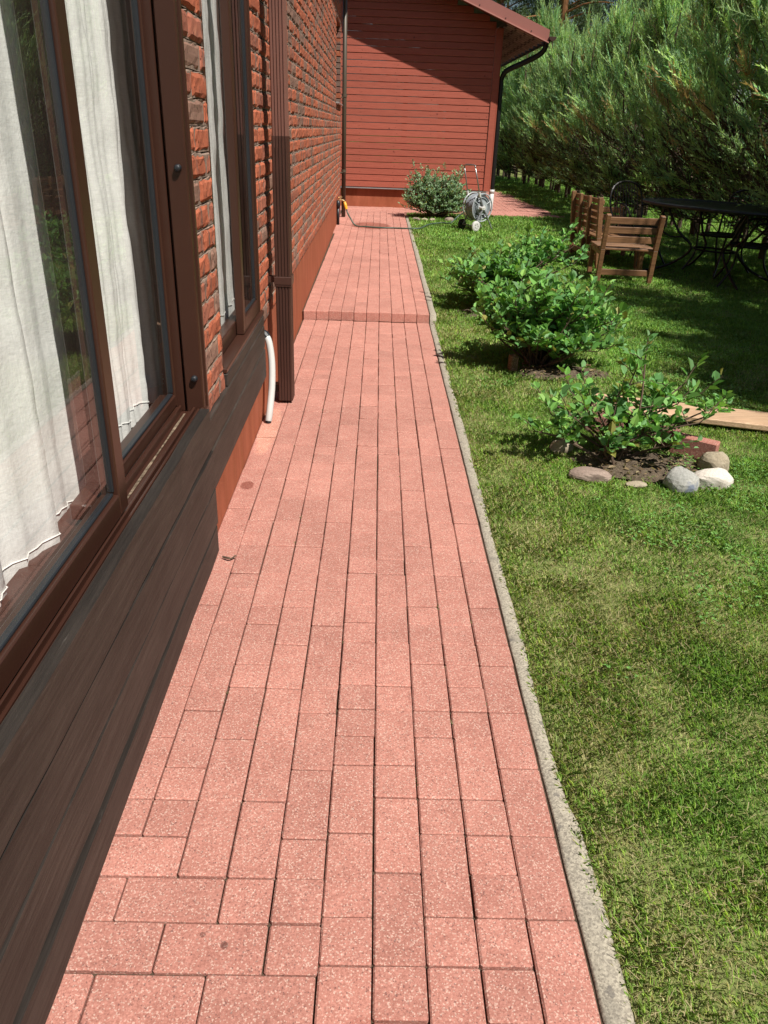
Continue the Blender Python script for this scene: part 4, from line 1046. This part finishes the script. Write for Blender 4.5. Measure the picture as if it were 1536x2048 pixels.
# ------------------------------------------------------------------ beds, stones, plank
def bed(name, cx, cy, rx, ry, seed):
    rs = random.Random(seed); m = MB(); n = 36; k = 7
    for i in range(k+1):
        for j in range(n):
            a = 2*math.pi*j/n; q = i/k; ir = 1+.1*math.sin(a*3+seed)+.06*math.sin(a*7)
            x = cx+rx*q*ir*math.cos(a); y = cy+ry*q*ir*math.sin(a); m.v.append((x, y, zgf(x, y)+.02*(1-q*q)-.004+rs.gauss(0, .004)))
    for i in range(k):
        for j in range(n):
            l = (j+1) % n; m.face((i*n+j, (i+1)*n+j, (i+1)*n+l, i*n+l))
    return struct(m.build(name, SOIL, smooth=True))
bed('soil_bed', 1.28, 3.45, .32, .19, 1); bed('soil_bed', 1.22, 4.95, .34, .18, 2); bed('soil_bed', 1.0, 6.75, .3, .25, 3)
def stone(name, loc, r, mat, label, seed, rz=0., flat=1.):
    rs = np.random.default_rng(seed); m = MB(); nu, nv = 22, 14
    pl = unit(rs.normal(0, 1, (9, 3))); pd = rs.uniform(.72, .95, 9)
    for j in range(nv+1):
        th = math.pi*j/nv
        for i in range(nu):
            a = 2*math.pi*i/nu; d = np.array([math.sin(th)*math.cos(a), math.sin(th)*math.sin(a), math.cos(th)])
            q = 1.
            for P_, D_ in zip(pl, pd):
                c = d@P_
                if c > 1e-3: q = min(q, D_/c)
            q *= 1+rs.normal(0, .008); v = d*q*np.array(r); c, s = math.cos(rz), math.sin(rz)
            m.v.append((v[0]*c-v[1]*s, v[0]*s+v[1]*c, v[2]+r[2]*.30))
    for j in range(nv):
        for i in range(nu):
            l = (i+1) % nu; m.face((j*nu+i, (j+1)*nu+i, (j+1)*nu+l, j*nu+l))
    o = m.build(name, mat, loc=(loc[0], loc[1], zgf(*loc)), smooth=False)
    return tag(o, label, 'stone', 'stones around the nearest shrub')
STG = m_stone('grey_stone', (.27, .27, .25), (.38, .37, .34), (.17, .19, .24), 9); STW = m_stone('white_stone', (.52, .46, .40), (.60, .56, .50), (.45, .40, .34), 6)
STT = m_stone('tan_stone', (.28, .23, .16), (.36, .31, .23), (.22, .18, .13), 12); STB = m_stone('brown_stone', (.22, .16, .13), (.30, .23, .19), (.17, .12, .10), 8)
def litter():
    n = 420; c = RNG.integers(0, 3, n); ctr = np.array([(1.28, 3.43, .30, .19), (1.22, 4.95, .3, .16), (1.1, 6.85, .2, .2)])[c]
    a = RNG.uniform(0, 6.28, n); q = np.sqrt(RNG.random(n)); x = ctr[:, 0]+np.cos(a)*q*ctr[:, 2]; y = ctr[:, 1]+np.sin(a)*q*ctr[:, 3]
    b = np.stack([x, y, zg(x, y)+.018+.01*RNG.random(n)], 1); d = unit(RNG.normal(0, 1, (n, 3))*np.array([1, 1, .25])); u = unit(np.array([0, 0, 1.])+RNG.normal(0, .4, (n, 3))); L = RNG.uniform(.01, .035, n)
    Q = leaf_polys(b, d, u, L, L*RNG.uniform(.15, .6, n), .2); g = np.array([(.20, .13, .07), (.30, .22, .12), (.12, .08, .05), (.36, .30, .18)])[RNG.integers(0, 4, n)]
    o = np_mesh('leaf_litter', Q.reshape(-1, 3), 4, np.repeat(g, 8, 0), LEAF); o['kind'] = 'stuff'; o['label'] = 'dry leaf litter on the soil under the shrubs'
litter()
stone('stone', (1.40, 3.20), (.085, .075, .075), STG, 'round grey stone with a bluish patch at the front of the shrub', 1)
stone('stone', (1.565, 3.25), (.105, .07, .060), STW, 'angular whitish stone beside the grey one at the shrub', 12, .2)
stone('stone', (1.635, 3.41), (.075, .065, .075), STT, 'rough tan stone behind the whitish stone and below the red block', 3)
stone('stone', (1.0, 3.25), (.10, .055, .038), STB, 'flat reddish brown stone at the front left of the shrub', 4, -.15)
stone('stone', (1.20, 3.19), (.05, .025, .016), STT, 'small flat pale stone half sunk in the grass before the shrub', 5)
stone('stone', (.95, 3.62), (.06, .045, .04), STT, 'tan brown stone half hidden under the left side of the nearest shrub', 6)
def blocks():
    def blk(loc, sz, rz, tilt, col, label):
        m = MB(); m.box((-sz[0]/2, -sz[1]/2, 0), (sz[0]/2, sz[1]/2, sz[2]), col, .006, None, .0012); o = m.build('edging_block', PAVER, loc=(loc[0], loc[1], zgf(loc[0], loc[1])+loc[2])); o.rotation_euler = (0, tilt, rz)
        tag(o, label, 'paving block', 'loose red blocks edging the shrubs'); return o
    P = (.44, .19, .15); Dk = (.22, .10, .075)
    blk((1.60, 3.58, -.005), (.22, .065, .10), -.62, .0, P, 'pinkish red paving block standing on edge at the right of the nearest shrub')
    blk((1.47, 3.74, -.01), (.20, .065, .10), -.62, .0, Dk, 'dark shaded red block standing behind the pinkish one')
    blk((1.24, 3.93, -.01), (.20, .08, .09), -.15, .0, Dk, 'dark red block behind the nearest shrub at the end of the plank')
    blk((.91, 4.98, -.02), (.05, .07, .12), .2, .0, (.16, .10, .06), 'upright brown block at the foot of the dense middle shrub')
blocks()
def plank():
    m = MB(); a = Vector((1.26, 4.27, zgf(1.3, 4.2)+.035)); b = Vector((3.3, 3.66, zgf(3.3, 3.6)+.035))
    m.bar(a, b, .245, .035, (1, 1, 1), (0, 0, 1), .006); o = m.build('plank', PLANKW); tag(o, 'long pale wooden plank lying flat on the lawn behind the nearest shrub', 'plank')
    o2 = None
plank()
for i, (x, y, s) in enumerate([(.60, 12.93, .06), (.72, 12.9, .05), (1.12, 12.92, .07), (.85, 12.9, .045)]):
    o = stone('stone', (x, y), (s*1.2, s, s*.6), STT if i % 2 else STB, 'small stone lying under the front edge of the grey green bush', 30+i); o['group'] = 'small stones under the bush'

# ------------------------------------------------------------------ hose reel
def reel():
    R = empty('hose_reel', (1.40, 11.9, zgf(1.40, 11.9))); R.scale = (.92, .92, .95); tag(R, 'grey hose reel cart with coiled hose and white wheels standing on the lawn', 'hose reel')
    a = Vector((.55, -.83, 0)).normalized(); b = Vector((.83, .55, 0)).normalized(); up = Vector((0, 0, 1)); C = Vector((.02, .0, .33))
    def ring(m, c, r, t, n=40, k=8):
        m.tube([c+(b*math.cos(q)+up*math.sin(q))*r for q in np.linspace(0, 2*math.pi, n, endpoint=False)], t, k, closed=True)
    w = .115
    m = MB()
    for r in (.11, .135, .155, .17):
        for s in np.linspace(-w+.02, w-.02, 11): ring(m, C+a*(s+random.uniform(-.003, .003)), r+random.uniform(-.008, .008), .0115, 30, 6)
    m.build('coiled_hose', HOSEGREY, R, True)
    for s in (-1, 1):
        m = MB(); ring(m, C+a*s*w, .195, .010)
        for k in range(3):
            q = k*math.pi*2/3+.5; m.bar(C+a*s*w, C+a*s*w+(b*math.cos(q)+up*math.sin(q))*.19, .014, .010, up=tuple(a))
        m.tube([C+a*s*(w+.012), C+a*s*(w-.01)], .10, 24)
        m.build('drum_flange', simple('flange_grey', (.30, .33, .35), .4, .05) if s > 0 else simple('flange_dark', (.3, .32, .33), .4, .05), R)
    m = MB(); m.tube([C+a*(w+.01), C+a*(w+.05)], [.04, .03], 14); m.bar(C+a*(w+.045), C+a*(w+.05)+b*-.10+up*.01, .03, .02); m.tube([C+a*(w+.05)-b*.095+up*.01, C+a*(w+.13)-b*.095+up*.0], [.02, .017], 10)
    m.build('crank', WHITEP, R)
    fr = MB(); hd = MB()
    for s in (-1, 1):
        o = a*s*(w+.03); wheel = Vector((0, 0, .075))+a*s*(w+.03)-b*.12; foot = Vector((0, 0, .01))+a*s*(w+.01)+b*.26
        fr.tube([wheel, C+o, C+o+up*.18-b*.10], [.014, .017, .014], 8); fr.tube([C+o, foot], [.014, .008], 8)
        hd.tube([C+o+up*.16-b*.09, C+o*.95+up*.36-b*.15, C+o*.9+up*.545-b*.21], .010, 8)
    t1 = C+a*(w+.03)*.9+up*.545-b*.21; t0 = C-a*(w+.03)*.9+up*.545-b*.21
    hd.tube(bez([t0, t0+up*.035+a*.03, t1+up*.035-a*.03, t1], 14), .010, 8)
    fr.tube([Vector((0, 0, .075))-a*(w+.06)-b*.12, Vector((0, 0, .075))+a*(w+.06)-b*.12], .009, 8)
    fr.build('frame', simple('frame_grey', (.17, .18, .19), .45, .1), R); hd.build('handle', STEEL, R, True)
    for s in (-1, 1): m = MB(); m.tube([C+a*s*(w+.03)+up*.15-b*.085, C+a*s*(w+.03)+up*.215-b*.107], .020, 10); m.build('handle_socket', WHITEP, R)
    for s in (-1, 1):
        c = Vector((0, 0, .075))+a*s*(w+.055)-b*.12; m = MB(); m.tube([c-a*.02, c-a*.012, c+a*.012, c+a*.02], [.055, .075, .075, .055], 24)
        wh = m.build('wheel', WHITEP if s > 0 else BLACK, R)
        h = MB()
        for k in range(5):
            q = k*1.2566; h.tube([c+a*.0205+(b*math.cos(q)+up*math.sin(q))*.03, c+a*.0215+(b*math.cos(q)+up*math.sin(q))*.03], .011, 8)
        h.build('hub', GREY if s > 0 else BLACK, wh)
reel()

# ------------------------------------------------------------------ garden furniture
def wooden_seat(name, loc, rz, W, D, seat, back, label, nsl, posts, cat, group, tilt=.06):
    r = empty(name, loc, rz); tag(r, label, cat, group)       # local: back along x at y=0, seat towards +y
    bk = MB(); xs = np.linspace(-W/2+.03, W/2-.03, posts)
    z0 = seat+.06; hh = (back-z0)/nsl
    for k in range(nsl):
        z = z0+hh*k; bk.bar((-W/2+.02, .012-tilt*(z/back), z+hh*.38), (W/2-.02, .012-tilt*(z/back), z+hh*.38), .020, hh*.72, (random.uniform(.85, 1.15),)*3)
    bk.build('backrest', CHAIRW, r)
    for x in xs[1:-1]:
        p = MB(); p.bar((x, -.035, seat-.02), (x, -.035-tilt, back), .05, .035); p.build('back_post', CHAIRW, r)
    for x in (xs[0], xs[-1]):
        p = MB(); p.bar((x, .02, 0), (x, -.015, seat), .05, .045, up=(1, 0, 0)); p.bar((x, -.015, seat), (x, -.022-tilt, back+.005), .05, .045, up=(1, 0, 0)); p.build('leg', CHAIRW, r)
        p = MB(); p.bar((x, D-.03, 0), (x, D-.04, seat-.02), .05, .045, up=(1, 0, 0)); p.build('leg', CHAIRW, r)
    s = MB(); ns = 5
    for k in range(ns):
        y = .03+(D-.05)*k/(ns-1); s.bar((-W/2+.01, y, seat), (W/2-.01, y, seat-.004), (D/ns)*.82, .022, (random.uniform(.9, 1.15),)*3)
    s.build('seat', CHAIRW, r)
    q = MB(); q.bar((-W/2+.05, .012, .10), (W/2-.05, .012, .10), .022, .06); q.build('stretcher', CHAIRW, r)
    for x in (xs[0], xs[-1]):
        q = MB(); q.bar((x, 0, seat-.04), (x, D-.03, seat-.04), .03, .05); q.build('side_rail', CHAIRW, r)
    return r
G = 'wooden garden seats on the shaded lawn'
wooden_seat('wooden_chair', (2.55, 8.22, zgf(2.56, 8.2)-.0), rad(-3), .59, .5, .33, .66, 'low wooden slatted chair with its back to the viewer, nearest to the path', 3, 2, 'chair', G)
wooden_seat('wooden_bench', (2.42, 9.50, zgf(2.43, 9.4)), rad(-90+4), 1.05, .5, .32, .73, 'wooden bench with a tall slatted back seen from its end', 5, 4, 'bench', G, .03)
wooden_seat('wooden_chair', (2.86, 10.45, zgf(2.86, 10.4)), rad(174), .5, .48, .30, .54, 'sunlit pale wooden chair facing the viewer behind the bench', 2, 2, 'chair', G)
def metal_table():
    T = empty('garden_table', (3.62, 8.70, zgf(3.6, 8.65)), rad(-58)); tag(T, 'black oval metal garden table with curved legs in the shade of the hedge', 'table')
    m = MB(); n = 48; h = .72
    m.tube([(math.cos(q)*.95, math.sin(q)*.55, h) for q in np.linspace(0, 2*math.pi, n, endpoint=False)], .018, 8, closed=True)
    for k in range(-13, 14):
        x = k*.07; yy = .55*math.sqrt(max(0, 1-(x/.95)**2)); m.box((x-.029, -yy, h-.006), (x+.029, yy, h+.006))
    m.build('tabletop', BLACK, T)
    for (sx, sy) in ((1, 1), (1, -1), (-1, 1), (-1, -1)):
        m = MB(); m.tube(bez([Vector((sx*.5, sy*.28, h-.01)), Vector((sx*.34, sy*.2, h*.62)), Vector((sx*.2, sy*.12, h*.4)), Vector((sx*.38, sy*.2, h*.14)), Vector((sx*.62, sy*.36, .0))], 16), .013, 8)
        m.tube(bez([Vector((sx*.5, sy*.28, h-.02)), Vector((sx*.55, sy*.3, h*.7)), Vector((sx*.42, sy*.25, h*.55)), Vector((sx*.3, sy*.18, h*.55))], 10), .008, 6); m.build('leg', BLACK, T)
    m = MB(); m.tube([(math.cos(q)*.24, math.sin(q)*.15, h*.40) for q in np.linspace(0, 2*math.pi, 24, endpoint=False)], .010, 6, closed=True); m.build('ring', BLACK, T)
metal_table()
def metal_chair(loc, rz, label):
    c = empty('metal_chair', loc, rz); tag(c, label, 'chair', 'black metal chairs around the table')
    m = MB(); sh = .40
    m.tube([(math.cos(q)*.22, .22+math.sin(q)*.22, sh) for q in np.linspace(0, 2*math.pi, 24, endpoint=False)], .012, 6, closed=True)
    for k in range(-4, 5):
        x = k*.046; yy = math.sqrt(.21**2-x*x); m.box((x-.012, .22-yy, sh-.005), (x+.012, .22+yy, sh+.005))
    m.build('seat', BLACK, c)
    b = MB(); P = [Vector((-.2, .02, sh)), Vector((-.24, -.06, sh+.22)), Vector((-.19, -.10, sh+.40)), Vector((0, -.12, sh+.46)), Vector((.19, -.10, sh+.40)), Vector((.24, -.06, sh+.22)), Vector((.2, .02, sh))]
    b.tube(bez(P, 30), .012, 6)
    for k in range(-4, 5): b.tube([(k*.04, -.0, sh), (k*.045, -.07, sh+.24), (k*.04, -.11, sh+.43)], .005, 5)
    b.build('backrest', BLACK, c)
    for (sx, y0, y1) in ((-1, .05, -.10), (1, .05, -.10), (-1, .38, .50), (1, .38, .50)):
        l = MB(); l.tube(bez([Vector((sx*.19, y0, sh)), Vector((sx*.17, y0*.9+y1*.1, sh*.5)), Vector((sx*.22, y1, 0.0))], 10), .011, 6); l.build('leg', BLACK, c)
    for sx in (-1, 1):
        l = MB(); l.tube(bez([Vector((sx*.235, -.05, sh+.20)), Vector((sx*.27, .12, sh+.24)), Vector((sx*.27, .28, sh+.20)), Vector((sx*.21, .34, sh))], 14), .011, 6); l.build('armrest', BLACK, c)
    return c
metal_chair((4.05, 8.25, zgf(4.05, 8.2)), rad(75), 'black metal chair at the right edge, at the near side of the table')
metal_chair((2.95, 9.75, zgf(3, 9.7)), rad(205), 'black metal chair behind the far end of the oval table, next to the bench')
metal_chair((4.0, 9.15, zgf(4, 9.1)), rad(120), 'black metal chair behind the table against the hedge trunks')
